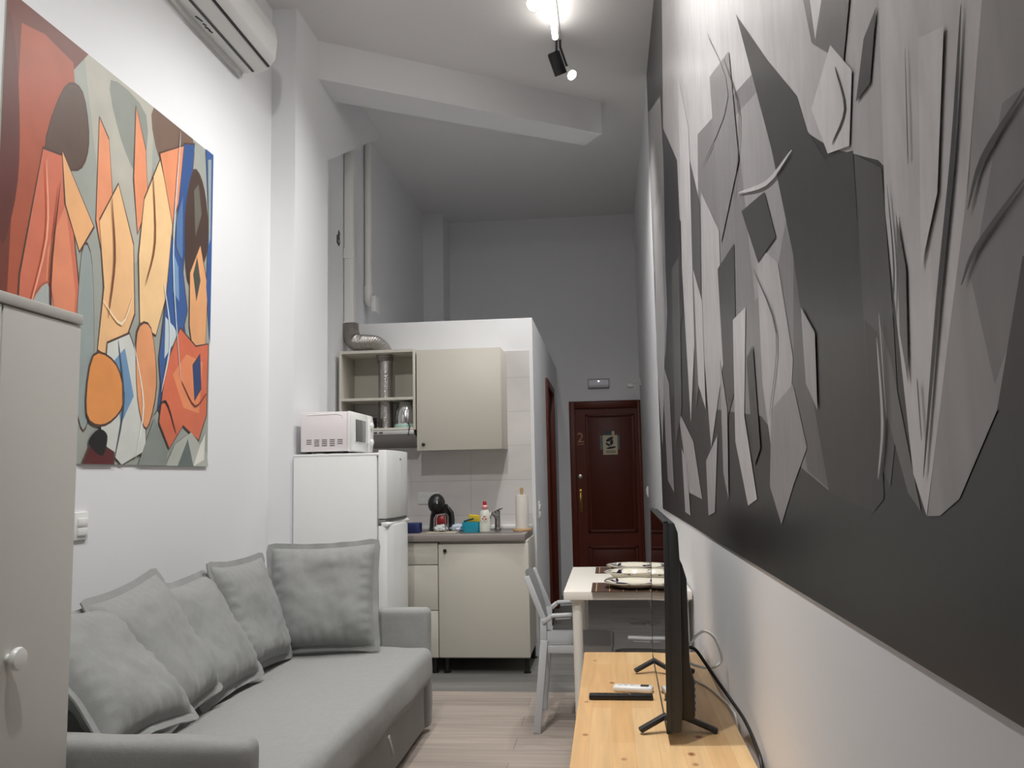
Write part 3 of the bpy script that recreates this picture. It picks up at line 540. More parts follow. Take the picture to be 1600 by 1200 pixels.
for i in range(len(ctrl)-1):
    p0 = ctrl[max(i-1, 0)]; p1, p2 = ctrl[i], ctrl[i+1]; p3 = ctrl[min(i+2, len(ctrl)-1)]
    for k in range(14):
        u = k/14; pts.append(.5*((2*p1)+(p2-p0)*u+(2*p0-5*p1+4*p2-p3)*u*u+(3*p1-p0-3*p2+p3)*u**3))
MB().tube(pts, .061, 22, rib=.045).build('bend', FOIL, t)
MB().tube([(-1.585, 6.11, 2.17-.006*k) for k in range(92)], .053, 22, rib=.012).build('straight_section', FOIL, t)

# ------------------------------------------------------------------ wall cabinets
YC, YW = 5.965, 6.30
t = thing('wall_shelf', 'cream open wall shelf unit with three boards left of the wall cabinet', 'shelf', (-1.6, YW, 1.62))
x0, x1 = -1.89, -1.335
def board(name, *a): return MB().box(*a, .0015).build(name, CREAM, t)
board('side_panel', x0, x0+.018, YC, YW, 1.615, 2.19); board('side_panel', x1-.018, x1, YC, YW, 1.615, 2.19)
b = MB()
def ringboard(z0, z1, hole):   # board with a round hole for the duct
    n = 28; cx, cy, r = -1.585, 6.11, .058
    xa, xb = x0+.018, x1-.018
    outer = []
    for k in range(n):
        a = 2*pi*k/n; dx, dy = cos(a), sin(a); s = 1e9
        if dx > 1e-6: s = min(s, (xb-cx)/dx)
        if dx < -1e-6: s = min(s, (xa-cx)/dx)
        if dy > 1e-6: s = min(s, (YW-cy)/dy)
        if dy < -1e-6: s = min(s, (YC-cy)/dy)
        outer.append([cx+dx*s, cy+dy*s])
    for cn in ((xa, YC), (xb, YC), (xa, YW), (xb, YW)):
        i = min(range(n), key=lambda q: (outer[q][0]-cn[0])**2+(outer[q][1]-cn[1])**2); outer[i] = list(cn)
    m = MB()
    inn = [(cx+r*cos(2*pi*k/n), cy+r*sin(2*pi*k/n)) for k in range(n)]
    m.rings([[Vector((p[0], p[1], z0)) for p in inn], [Vector((p[0], p[1], z0)) for p in outer], [Vector((p[0], p[1], z1)) for p in outer], [Vector((p[0], p[1], z1)) for p in inn]], close=True)
    return m
ringboard(2.17, 2.19, 1).build('shelf_board', CREAM, t); ringboard(1.83, 1.848, 1).build('shelf_board', CREAM, t)
board('shelf_board', x0+.018, x1-.018, YC, YW, 1.615, 1.632)
MB().box(x0+.018, x1-.018, YW-.006, YW-.001, 1.848, 2.17).build('back_panel', CREAMIN, t)
t = thing('wall_cabinet', 'cream wall cabinet with one door and a small black knob', 'cabinet', (-1.02, YW, 1.468))
MB().box(-1.322, -.722, YC+.022, YW, 1.47, 2.178, .0015).build('body', CREAM, t)
d = MB().box(-1.325, -.725, YC, YC+.019, 1.467, 2.18, .002).build('door', CREAM, t)
MB().lathe([(.006, 0), (.006, .008), (.012, .012), (.012, .018), (.008, .020)], (-1.277, YC, 1.508), 18, (0, -1, 0)).build('knob', BLACKP, d)
t = thing('extractor_hood', 'slim steel cooker hood mounted under the open wall shelf', 'cooker hood', (-1.6, YW, 1.52))
MB().prism([(5.99, 1.585), (5.99, 1.613), (YW, 1.613), (YW, 1.50)], 'x', x0+.03, x1-.012, .002).build('body', STEEL, t)
MB().box(x0+.03, x1-.012, 5.955, 5.992, 1.585, 1.612, .003).build('front_visor', mat('clear_visor', (190, 190, 188), .2), t)
for x in (-1.62, -1.58): MB().box(x-.012, x+.012, 5.948, 5.956, 1.594, 1.602).build('button', BLACKP, t)
t = thing('kettle', 'steel kettle on a pale green base in the open wall shelf', 'kettle', (-1.425, 6.06, 1.632))
kx, ky = -1.425, 6.06
MB().lathe([(.082, 0), (.084, .008), (.080, .028), (.074, .030)], (kx, ky, 1.632), 32).build('base', mat('mint_plastic', (168, 200, 190), .4), t)
MB().lathe([(.074, 0), (.076, .01), (.074, .05), (.066, .10), (.052, .14), (.044, .15)], (kx, ky, 1.660), 40).build('body', CHROME, t)
MB().lathe([(.044, 0), (.044, .008), (.03, .016), (.008, .018), (.008, .028), (.001, .03)], (kx, ky, 1.809), 24).build('lid', mat('pale_lid', (150, 156, 152), .35), t)
MB().tube([(kx+.045, ky+.02, 1.80), (kx+.07, ky+.03, 1.795), (kx+.082, ky+.03, 1.76), (kx+.08, ky+.03, 1.70), (kx+.07, ky+.025, 1.675)], .009, 10).build('handle', BLACKP, t)
MB().prism([(kx-.016, 1.775), (kx+.016, 1.775), (kx+.002, 1.72), (kx-.002, 1.72)], 'y', ky-.075, ky-.045, .003).build('spout', CHROME, t)
tag(MB().tube([(-1.39, 5.985, 1.665), (-1.375, 5.96, 1.64), (-1.38, 5.955, 1.61), (-1.385, 5.957, 1.575)], .004, 8).build('kettle_cord', BLACKP, t), 'black power cord')
t = thing('black_mug', 'small black mug behind the microwave on the lowest wall shelf board', 'mug', (-1.67, 6.02, 1.632))
MB().lathe([(.03, 0), (.036, .004), (.038, .075), (.034, .075), (.032, .01)], (-1.665, 6.02, 1.632), 24).build('body', BLACKP, t)
MB().tube([(-1.632, 6.0, 1.69), (-1.612, 6.0, 1.685), (-1.608, 6.0, 1.665), (-1.614, 6.0, 1.65), (-1.632, 6.0, 1.648)], .005, 8).build('handle', BLACKP, t)

# ------------------------------------------------------------------ base cabinets and worktop
YD = 5.715
t = thing('drawer_cabinet', 'cream kitchen base unit with three plain drawers beside the fridge', 'cabinet', (-1.33, 6.0, 0))
MB().box(-1.528, -1.137, YD+.021, 6.29, .10, .853, .0015).build('body', CREAM, t)
for a, b in ((.705, .848), (.410, .700), (.108, .405)): MB().box(-1.53, -1.136, YD, YD+.019, a, b, .002).build('drawer', CREAM, t)
for x in (-1.49, -1.17):
    for y in (YD+.06, 6.24): MB().lathe([(.026, 0), (.026, .008), (.015, .012), (.015, .10)], (x, y, 0), 16).build('foot', BLACKP, t)
t = thing('sink_cabinet', 'cream kitchen base cabinet with one wide door under the sink', 'cabinet', (-.83, 6.0, 0))
MB().box(-1.13, -.54, YD+.021, 6.29, .10, .853, .0015).build('body', CREAM, t)
d = MB().box(-1.131, -.533, YD, YD+.019, .108, .836, .002).build('door', CREAM, t)
MB().lathe([(.006, 0), (.006, .008), (.012, .012), (.012, .018), (.008, .02)], (-1.085, YD, .795), 18, (0, -1, 0)).build('knob', BLACKP, d)
for x in (-1.09, -.56):
    for y in (YD+.06, 6.24): MB().lathe([(.026, 0), (.026, .008), (.015, .012), (.015, .10)], (x, y, 0), 16).build('foot', BLACKP, t)
t = thing('worktop', 'grey wood effect kitchen worktop with white back strip', 'worktop', (-1.03, 6.0, .86))
ZW = .898
MB().box(-1.535, -.552, 5.69, 6.302, .856, ZW, .002).build('slab', WORKT, t)
MB().box(-1.535, -.552, 6.276, 6.302, ZW, ZW+.03, .006).build('back_strip', WHITEP, t)
t = thing('sink', 'shallow steel sink set into the worktop behind the sponge and soap', 'sink', (-.80, 6.0, ZW))
MB().rings([[Vector((-.80+a*cx, 5.99+b*cy, z)) for cx, cy in [(math.copysign(abs(cos(q))**.35, cos(q)), math.copysign(abs(sin(q))**.35, sin(q))) for q in [2*pi*k/40 for k in range(40)]]] for a, b, z in ((.215, .205, ZW), (.215, .205, ZW+.005), (.19, .18, ZW+.006), (.18, .17, ZW+.001))]).build('rim', STEEL, t)
t = thing('faucet', 'dark steel mixer tap standing behind the soap bottle', 'tap', (-.79, 6.17, ZW))
MB().lathe([(.026, 0), (.026, .01), (.02, .015), (.02, .10), (.022, .13), (.012, .135)], (-.785, 6.12, ZW+.005), 24).build('body', STEEL, t)
MB().tube([(-.785, 6.12, ZW+.08), (-.80, 6.06, ZW+.115), (-.815, 5.99, ZW+.13), (-.82, 5.96, ZW+.10)], .013, 12).build('spout', STEEL, t)
MB().bar((-.785, 6.12, ZW+.14), (-.745, 6.07, ZW+.155), .018, .008, bv=.003).build('lever', STEEL, t)

# ------------------------------------------------------------------ things on the worktop
t = thing('coffee_machine', 'black rounded pod coffee machine with a red front on the worktop', 'coffee machine', (-1.19, 6.08, ZW))
cx, cy = -1.185, 6.06
MB().ell((cx-.02, cy-.02, 1.094), .060, .08, .070).build('head', BLACKP, t)
bd = MB(); rs = []
for z, w, y0, y1 in ((ZW, .075, -.07, .10), (ZW+.02, .08, -.05, .105), (ZW+.06, .083, .0, .11), (ZW+.11, .078, .0, .11), (ZW+.16, .06, -.02, .09), (ZW+.19, .05, -.03, .07)):
    rs.append([Vector((cx+w*math.copysign(abs(cos(q))**.7, cos(q)), cy+(y0+y1)/2+(y1-y0)/2*math.copysign(abs(sin(q))**.7, sin(q)), z)) for q in [2*pi*k/28 for k in range(28)]])
bd.rings(rs).build('body', BLACKP, t)
MB().ell((cx+.005, cy-.005, ZW+.07), .045, .02, .05).build('red_front', mat('red_plastic', (140, 26, 30), .35), t)
MB().lathe([(.055, 0), (.055, .022), (.045, .026)], (cx, cy-.075, ZW), 28).build('drip_tray', BLACKP, t)
MB().tube([(cx+.02, cy+.02, ZW+.165), (cx+.06, cy+.02, ZW+.16), (cx+.082, cy+.02, ZW+.13), (cx+.088, cy+.02, ZW+.08), (cx+.085, cy+.02, ZW+.01)], .014, 12).build('water_tank', mat('smoked_plastic', (60, 60, 62), .15), t)
for z in (1.112, 1.10): MB().ell((cx+.0, cy-.104, z), .005, .003, .005, 10, 6).build('indicator', WHITEP, t)
t = thing('dish_rack', 'small tray with a chrome wire arch in front of the coffee machine', 'dish rack', (-1.10, 5.90, ZW))
MB().box(-1.235, -1.03, 5.80, 5.95, ZW, ZW+.010, .003).build('tray', mat('beige_tray', (176, 168, 152), .5), t)
for y in (5.85, 5.93):
    MB().tube([(-1.185, y, ZW+.008), (-1.185, y, ZW+.10), (-1.17, y, ZW+.125), (-1.12, y, ZW+.13), (-1.105, y, ZW+.115), (-1.105, y, ZW+.008)], .0035, 8).build('wire_arch', CHROME, t)
def crumple(c, rx, ry, rz, sd, n=26, m=16, amp=.35):
    mb = MB(); rs = []
    for i in range(m+1):
        a = -pi/2+pi*i/m; k = max(cos(a), .01); r = []
        for j in range(n):
            q = 2*pi*j/n; p = Vector((k*cos(q), k*sin(q), sin(a))); f = 1+amp*noise.noise(p*2.3+Vector((sd, 0, 0)))+.5*amp*noise.noise(p*6+Vector((0, sd, 0)))
            z = p.z*f*rz
            r.append(Vector((c[0]+p.x*f*rx, c[1]+p.y*f*ry, max(c[2]+z, c[2]-rz*.8))))
        rs.append(r)
    return mb.rings(rs)
tag(crumple((-1.145, 5.88, ZW+.032), .045, .04, .026, 1.).build('plastic_bag', mat('clear_bag', (200, 204, 204), .2, spec=.8)), 'crumpled pale grey plastic bag lying inside the wire arch', 'bag')
tag(crumple((-1.045, 5.98, ZW+.028), .05, .045, .027, 5.).build('plastic_bag', mat('clear_bag_blue', (186, 196, 212), .2, spec=.8)), 'crumpled pale blue plastic bag beside the turquoise sponge holder', 'bag')
t = thing('sponge_holder', 'turquoise plastic sponge holder on the worktop', 'sponge holder', (-.95, 5.98, ZW))
mb = MB(); rs = []
for z, f in ((0, .92), (.01, 1.), (.055, 1.02), (.07, .98), (.07, .88), (.02, .86)):
    rs.append([Vector((-.945+.062*f*math.copysign(abs(cos(q))**.5, cos(q)), 5.95+.035*f*math.copysign(abs(sin(q))**.5, sin(q)), ZW+z)) for q in [2*pi*k/32 for k in range(32)]])
mb.rings(rs).build('cup', mat('turquoise', (14, 140, 164), .4), t)
MB().bar((-.995, 5.95, ZW+.075), (-.93, 5.95, ZW+.092), .03, .012, bv=.002).build('scouring_pad', mat('dark_green', (22, 72, 66), .9), t)
tag(MB().box(-.045, .045, -.022, .022, -.03, .03, .006, 2, Matrix.Translation((-.93, 5.995+.03, ZW+.085)) @ Matrix.Rotation(.1, 4, 'Y')).build('yellow_sponge', mat('yellow_sponge', (214, 184, 52), .95, bump=.4, bscale=180)), 'yellow sponge standing behind the turquoise holder', 'sponge')
t = thing('soap_bottle', 'dish soap bottle with a red cap and round label', 'bottle', (-.845, 5.94, ZW))
sx_, sy_ = -.846, 5.92
MB().lathe([(.033, 0), (.036, .006), (.036, .05), (.033, .08), (.036, .11), (.03, .135), (.016, .155)], (sx_, sy_, ZW+.005), 32, sx=1.05, sy=.7).build('body', mat('soap_white', (214, 216, 206), .3), t)
MB().lathe([(.017, 0), (.022, .008), (.022, .02), (.014, .03)], (sx_, sy_, ZW+.155), 24).build('collar', mat('pink_plastic', (214, 150, 150), .35), t)
MB().lathe([(.013, 0), (.013, .022), (.010, .028)], (sx_, sy_, ZW+.184), 20).build('cap', mat('cap_red', (172, 28, 38), .35), t)
lb = MB().lathe([(.024, 0), (.024, .001)], (sx_, sy_-.0255, ZW+.095), 28, (0, -1, 0)).build('label', mat('label_cream', (226, 222, 206), .4), t)
mk = MB()
for a, b, c, e in ((-.016, -.006, .088, .098), (.004, .016, .086, .096), (-.008, .008, .104, .110), (-.004, .003, .078, .084)): mk.box(sx_+a, sx_+b, sy_-.0275, sy_-.0264, ZW+c, ZW+e)
mk.build('label_mark', mat('mark_red', (176, 60, 60), .4), lb)
t = thing('paper_towel_roll', 'white paper towel roll on a wooden holder at the end of the worktop', 'paper towel', (-.60, 6.0, ZW))
MB().lathe([(.062, 0), (.065, .004), (.065, .014), (.06, .018)], (-.598, 6.0, ZW), 32).build('holder_base', mat('beech', (186, 150, 108), .5), t)
MB().lathe([(.009, 0), (.009, .255), (.012, .258), (.012, .285), (.006, .29)], (-.598, 6.0, ZW+.01), 16).build('holder_rod', mat('beech', (186, 150, 108), .5), t)
MB().lathe([(.016, 0), (.045, 0), (.0455, .004), (.0455, .226), (.045, .23), (.016, .23)], (-.598, 6.0, ZW+.019), 36).build('paper_roll', mat('tissue', (228, 224, 216), .9, bump=.2, bscale=120), t)
tag(MB().box(-1.42, -1.30, 5.90, 6.0, ZW, ZW+.07, .006).build('blue_box', mat('navy_box', (28, 44, 96), .5)), 'small navy blue box on the worktop behind the fridge door', 'box')

# ------------------------------------------------------------------ fridge and microwave
F0, F1 = 4.80, 5.335
t = thing('fridge', 'white two door fridge freezer standing beyond the sofa', 'fridge', (-1.52, 5.07, 0))
MB().box(-1.79, -1.298, F0, F1, .03, 1.415, .008).build('body', WHITEM, t)
MB().box(-1.79, -1.285, F0-.002, F1+.002, 1.405, 1.422, .005).build('top_panel', WHITEM, t)
def fdoor(z0, z1, lip):
    pr = [(-1.292, F0), (-1.262, F0), (-1.245, F0+.012), (-1.232, F0+.12), (-1.226, (F0+F1)/2), (-1.232, F1-.12), (-1.245, F1-.012), (-1.262, F1), (-1.292, F1)]
    return MB().prism(pr, 'z', z0, z1, .005).build('door', WHITEM, t)
d1 = fdoor(1.05, 1.437, 0); d2_ = fdoor(.05, 1.012, 0)
MB().box(-1.292, -1.252, F0+.004, F1-.004, 1.018, 1.046, .003).build('handle_recess', mat('recess_grey', (120, 124, 126), .5), t)
MB().prism([(-1.275, 1.008), (-1.238, 1.006), (-1.236, 1.022), (-1.25, 1.032), (-1.275, 1.03)], 'y', F0, F1, .003).build('handle_lip', WHITEP, d2_)
tag(MB().box(-1.2275, -1.2245, 5.05, 5.075, 1.385, 1.392).build('badge', GREYP, d1), 'tiny dark badge')
for y in (F0+.05, F1-.05):
    for x in (-1.75, -1.34): MB().cyl((x, y, 0), (x, y, .035), .02).build('foot', BLACKP, t)
t = thing('microwave', 'white microwave oven on top of the fridge', 'microwave', (-1.55, 5.05, 1.422))
m0, m1, mz0, mz1 = 4.83, 5.25, 1.437, 1.665
MB().box(-1.757, -1.480, m0, m1, mz0, mz1, .005).build('body', PINKISH, t)
MB().box(-1.480, -1.464, m0-.002, m1+.002, mz0-.002, mz1+.002, .004).build('front_frame', WHITEP, t)
dr = MB().prism([(-1.464, mz0), (-1.447, mz0+.004), (-1.441, mz0+.06), (-1.441, mz1-.05), (-1.448, mz1-.004), (-1.464, mz1)], 'y', m0+.002, m0+.31, .004).build('door', WHITEP, t)
MB().box(-1.442, -1.437, m0+.035, m0+.235, mz0+.055, mz1-.045, .001).build('window', mat('grey_window', (96, 98, 98), .2), dr)
MB().bar((-1.432, m0+.285, mz0+.05), (-1.432, m0+.285, mz1-.03), .014, .018, (1, 0, 0), .004).build('handle', WHITEP, dr)
MB().prism([(-1.464, mz0), (-1.447, mz0+.004), (-1.441, mz0+.06), (-1.441, mz1-.05), (-1.448, mz1-.004), (-1.464, mz1)], 'y', m0+.313, m1, .004).build('control_panel', WHITEP, t)
for z in (1.50, 1.60): MB().lathe([(.02, 0), (.018, .012), (.014, .014)], (-1.441, m0+.365, z), 20, (1, 0, 0)).build('dial', WHITEP, t)
v = MB()
for c in range(5):
    n = 4 if 0 < c < 4 else 3
    for k in range(n):
        x = -1.722+c*.046; v.box(x, x+.030, m0-.0012, m0+.001, 1.505-k*.011-.004, 1.505-k*.011)
v.build('vents', GREYP, t)
v = MB().tube([(-1.72, m0-.0005, 1.648), (-1.54, m0-.0005, 1.653), (-1.512, m0-.0005, 1.645), (-1.508, m0-.0005, 1.628)], .003, 6).build('embossed_line', WHITEP, t)
for x in (-1.72, -1.50):
    for y in (m0+.04, m1-.04): MB().cyl((x, y, 1.421), (x, y, mz0+.002), .016).build('foot', BLACKP, t)

# ------------------------------------------------------------------ sofa
S0, S1, SX = 2.18, 4.50, -.925
t = thing('sofa', 'grey linen sofa bed with a thick seat mattress against the left wall', 'sofa', (-1.43, 3.34, 0))
def soft(x0, x1, y0, y1, z0, z1, r, seg=4, amp=.004, fr=4., cuts=14, sd=0.):
    mb = MB(); tb = bmesh.new(); bmesh.ops.create_cube(tb, size=1.)
    for v in tb.verts: v.co = Vector(((x0+x1)/2+v.co.x*(x1-x0), (y0+y1)/2+v.co.y*(y1-y0), (z0+z1)/2+v.co.z*(z1-z0)))
    bmesh.ops.bevel(tb, geom=list(tb.edges), offset=r, segments=seg, profile=.5, affect='EDGES')
    L = max(x1-x0, y1-y0, z1-z0)/cuts
    for ax in range(3):
        lo, hi = ((x0, x1), (y0, y1), (z0, z1))[ax]; k = int((hi-lo)/L)
        for i in range(1, k):
            co = Vector((0, 0, 0)); no = Vector((0, 0, 0)); co[ax] = lo+(hi-lo)*i/k; no[ax] = 1
            bmesh.ops.bisect_plane(tb, geom=list(tb.verts)+list(tb.edges)+list(tb.faces), plane_co=co, plane_no=no)
    tb.normal_update()
    for v in tb.verts:
        n = noise.noise(v.co*fr+Vector((sd, sd, 0)))+.5*noise.noise(v.co*fr*2.7)
        v.co += v.normal*amp*n
    return mb.merge(tb)
soft(-1.93, SX-.03, S0+.02, S1-.02, .012, .27, .02, 3, .006, 5., 30).build('base', SOFA, t, 60)
for x in (-1.88, -1.0):
    for y in (S0+.08, S1-.08): MB().cyl((x, y, 0), (x, y, .03), .025).build('foot', BLACKP, t)
soft(-1.925, SX+.022, S0+.105, S1-.085, .245, .432, .05, 5, .009, 3.5, 34, 2.).build('mattress', SOFA, t, 70)
for y0, y1, sd in ((S0, S0+.10, 0.), (S1-.08, S1, 3.)):
    soft(-1.935, SX-.002, y0, y1, .02, .612, .028, 4, .005, 5., 22, sd).build('arm', SOFA, t, 60)
soft(-1.94, -1.78, S0+.09, S1-.08, .25, .64, .03, 4, .005, 5., 26).build('back', SOFA, t, 60)
MB().bar((SX+.018, 3.52, .245), (SX+.03, 3.55, .165), .022, .006, (1, 0, 0), .002).build('pull_strap', mat('grey_webbing', (150, 150, 150), .9), t)
def cushion(name, label, base, yaw, tilt, roll, w, h, th, sd):
    """base: middle of the bottom edge; local x = width, local y = height (up), z = out of the face"""
    c = thing(name, label, 'cushion', base)
    B = Vector(base)
    n0 = Vector((sin(yaw), -cos(yaw), 0))               # facing direction before tilting back
    ux = Vector((cos(yaw), sin(yaw), 0))
    up = Vector((0, 0, 1))*cos(tilt) - n0*sin(tilt); nn = n0*cos(tilt)+Vector((0, 0, 1))*sin(tilt)
    u2 = ux*cos(roll)+up*sin(roll); v2 = up*cos(roll)-ux*sin(roll)
    ctr = B + up*(h/2)
    N = 36
    def fn(side):
        def g(u, v):
            a, b = u*2-1, v*2-1
            pin = 1 - .06*(1-a*a)*0 
            x = a*w/2*(1-.055*(1-abs(b)**3)*0 - .05*(1-b*b)*abs(a)**3); y = b*h/2*(1-.06*(1-a*a)*abs(b)**3)
            e = max(0., (1-a**4)*(1-b**4))**.62
            sag = 1.+.18*(-b)                            # fuller low down
            wr = noise.noise(Vector((a*2.2+sd, b*2.2, side)))*.16+noise.noise(Vector((a*6+sd, b*5, side)))*.07
            edge = max(0, max(abs(a), abs(b))-.72)/.28
            pleat = edge*(1-edge)*.10*sin(30*(a if abs(b) > abs(a) else b)+sd*3+2*noise.noise(Vector((a*3, b*3, sd))))
            z = side*th/2*e*sag*(1+wr+pleat*3) + side*.004 + .02*noise.noise(Vector((a*1.3, b*1.3, sd+9)))
            return ctr+u2*x+v2*y+nn*z
        return g
    mb = MB(); mb.grid(fn(1), N, N); mb.grid(fn(-1), N, N)
    bmesh.ops.remove_doubles(mb.bm, verts=mb.bm.verts, dist=.0005)
    mb.build('cover', SOFA2, c, 80)
    # sewn flange all round
    fl = MB(); rs = []
    M_ = 120
    for k in range(M_):
        s = k/M_*4; q = int(s); f = s-q
        a, b = [(-1+2*f, -1), (1, -1+2*f), (1-2*f, 1), (-1, 1-2*f)][q]
        x = a*w/2*(1-.05*(1-b*b)*abs(a)**3); y = b*h/2*(1-.06*(1-a*a)*abs(b)**3)
        zz = .02*noise.noise(Vector((a*1.3, b*1.3, sd+9)))
        o = Vector((a if abs(a) > .98 else 0, b if abs(b) > .98 else 0)); o = o.normalized() if o.length else o
        wv = .010*noise.noise(Vector((a*4, b*4, sd)))
        L = .026
        p0 = ctr+u2*(x-o.x*.01)+v2*(y-o.y*.01)+nn*zz; p1 = ctr+u2*(x+o.x*L)+v2*(y+o.y*L)+nn*(zz+wv)
        rs.append([p0+nn*.004, p1+nn*.003, p1-nn*.003, p0-nn*.004])
    fl.rings(rs, False, True).build('flange', SOFA2, c, 50)
    return c
Q = pi/2
cushion('cushion', 'large square grey cushion facing the camera by the far arm of the sofa', (-1.41, 4.16, .462), .17, .28, .02, .52, .50, .17, 1.1)
cushion('cushion', 'grey cushion next to the big square one at the far sofa corner', (-1.545, 3.82, .462), 1.53, .32, -.01, .48, .47, .15, 4.2)
cushion('cushion', 'grey cushion in the middle of the leaning row on the sofa', (-1.50, 3.37, .462), 1.54, .50, .04, .48, .47, .14, 7.7)
cushion('cushion', 'grey cushion with a pointed top corner, second nearest on the sofa', (-1.475, 2.95, .485), 1.57, .50, .12, .48, .48, .14, 2.9)
cushion('cushion', 'nearest grey cushion, slumped behind the near sofa arm', (-1.36, 2.55, .545), 1.66, .80, -.12, .48, .47, .14, 5.3)

# ------------------------------------------------------------------ dining table, chairs, tableware
t = thing('dining_table', 'white dining table with round legs by the right wall', 'table', (.02, 4.545, 0))
MB().box(-.220, .362, 4.06, 5.145, .702, .74, .002).build('tabletop', TABLEW, t)
for x in (-.16, .325):
    for y in (4.11, 5.095): MB().lathe([(.018, 0), (.020, .01), (.024, .69), (.034, .692), (.034, .702)], (x, y, 0), 24).build('leg', TABLEW, t)
def chair(label, loc, rz, sz, fx=.19):
    c = thing('armchair', label, 'chair', loc, rz, None)
    m = WM[c.name]
    def P(x, y, z): return m @ Vector((x, y, z*sz))
    def obj(name, mb):
        bmesh.ops.transform(mb.bm, matrix=m @ Matrix.Diagonal((1, 1, sz, 1)), verts=mb.bm.verts)
        return mb.build(name, CHAIRP, c)
    st = MB()
    def seat(u, v):
        x = -.175+(fx+.175)*u; y = (v-.5)*.42; z = .428-.012*sin(pi*v)*sin(pi*min(1, u*1.1))-.012*max(0, u-.85)/.15
        return Vector((x, y, z))
    st.grid(seat, 12, 10); bmesh.ops.solidify(st.bm, geom=list(st.bm.faces), thickness=.018)
    obj('seat', st)
    obj('seat_rim', MB().box(-.165, fx-.01, -.212, -.196, .385, .424, .004).box(-.165, fx-.01, .196, .212, .385, .424, .004).box(fx-.022, fx-.006, -.205, .205, .385, .42, .004))
    bk = MB()
    def back(u, v):
        z = .50+.265*u; y = (v-.5)*.40; x = -.168-.075*u*(.6+.4*u)-.022*(1-(2*v-1)**2); z += .012*(1-(2*v-1)**2)*u
        return Vector((x, y, z))
    bk.grid(back, 10, 12); bmesh.ops.solidify(bk.bm, geom=list(bk.bm.faces), thickness=.012)
    obj('backrest', bk)
    for s in (-1, 1):
        obj('back_frame', MB().bar((-.165, s*.21, .40), (-.160, s*.21, .56), .022, .034, (1, 0, 0), .005).bar((-.160, s*.21, .55), (-.245, s*.202, .765), .020, .030, (1, 0, 0), .005))
        obj('leg', MB().bar((-.205, s*.222, 0), (-.16, s*.212, .45), .026, .038, (1, 0, 0), .005))
        obj('leg', MB().bar((fx-.005, s*.215, 0), (fx-.028, s*.205, .42), .026, .036, (1, 0, 0), .005))
        obj('armrest', MB().bar((-.165, s*.212, .535), (-.115, s*.232, .572), .024, .022, bv=.005).bar((-.12, s*.234, .574), (.004, s*.234, .580), .042, .016, bv=.006).bar((-.10, s*.234, .562), (-.02, s*.234, .566), .028, .014, bv=.004))
    return c
chair('pale grey plastic armchair in front of the kitchen cabinet, left of the table', (-.185, 4.667, 0), 0., 1.)
chair('pale grey plastic armchair under the table, mostly hidden behind the television', (.072, 4.39, 0), pi, .895, .065)
MATD = mat('woven_brown', (74, 52, 40), .8)
def placemat(label, x0, x1, y0, y1):
    o = thing('placemat', label, 'placemat', ((x0+x1)/2, (y0+y1)/2, .74), 0, 'woven placemats on the table')
    m_ = MB(); n = 26
    for i in range(n):
        a = y0+(y1-y0)*i/n; m_.box(x0, x1, a+.001, a+(y1-y0)/n-.001, .741, .7445)
    m_.build('slats', MATD, o)
    th = MB()
    for i in range(6):
        x = x0+.02+(x1-x0-.04)*i/5; th.box(x, x+.004, y0, y1, .7445, .7455)
    th.build('threads', mat('tan_thread', (190, 150, 110), .8), o)
placemat('dark brown woven placemat at the near end of the white table', -.092, .255, 4.03, 4.36)
placemat('dark brown woven placemat at the far end of the white table', -.085, .255, 4.79, 5.09)
PORC = mat('ivory_porcelain', (232, 226, 208), .18, coat=.4); NAVY = mat('navy_glaze', (30, 28, 58), .25)
def plate(label, c, r, z, prof, sd, grp=None):
    o = thing('plate', label, 'plate', (c[0], c[1], z), 0, grp)
    MB().lathe([(a*r, b) for a, b in prof], (c[0], c[1], z), 56).build('dish', PORC, o)
    def hz(t):    # height of the upper surface at radius t*r
        P = [p for p in prof if p[0] <= 1.0]; up = P[::-1]; i = max(range(len(prof)), key=lambda k: prof[k][0])
        tail = prof[i:]
        for (a0, b0), (a1, b1) in zip(tail, tail[1:]):
            if a1 <= t <= a0: return b0+(b1-b0)*((a0-t)/max(1e-6, a0-a1))
        return tail[-1][1]
    rm = MB(); n = 56; ra, rb = .985, .955
    rm.rings([[Vector((c[0]+q*r*cos(2*pi*k/n), c[1]+q*r*sin(2*pi*k/n), z+hz(q)+d)) for k in range(n)] for q, d in ((ra, .0003), (ra-.002, .0012), (rb+.002, .0012), (rb, .0003))], False)
    rm.build('rim_band', mat('brown_glaze', (52, 40, 38), .3), o)
    fl = MB(); rng = random.Random(sd)
    for a0 in (2.45, .5, 4.7):
        cx, cy = c[0]+.72*r*cos(a0), c[1]+.72*r*sin(a0); zz = z+hz(.72)
        for k in range(8):
            a = k*2*pi/8+rng.random(); L = .042+.022*rng.random()
            px, py = cx+L*cos(a), cy+L*sin(a)
            pts = [(cx, cy), (cx+.55*L*cos(a+.30), cy+.55*L*sin(a+.30)), (px, py), (cx+.55*L*cos(a-.35), cy+.55*L*sin(a-.35))]
            vs = [fl.bm.verts.new((x, y, z+hz(min(1, math.hypot(x-c[0], y-c[1])/r))+.0012)) for x, y in pts]
            fl._fin([fl.bm.faces.new(vs)])
    fl.build('flower_motif', NAVY, o)
    return o
FLAT = [(.45, 0), (.60, .002), (.82, .014), (1., .026), (1., .029), (.96, .029), (.80, .019), (.62, .008), (.3, .006)]
DEEP = [(.45, 0), (.60, .003), (.78, .028), (1., .040), (1., .043), (.96, .043), (.78, .034), (.62, .010), (.3, .007)]
plate('ivory flat plate with navy flowers on the near placemat', (.105, 4.175), .14, .7455, FLAT, 1)
plate('ivory deep plate with navy flowers between the two placemats', (.105, 4.52), .14, .7405, DEEP, 2)
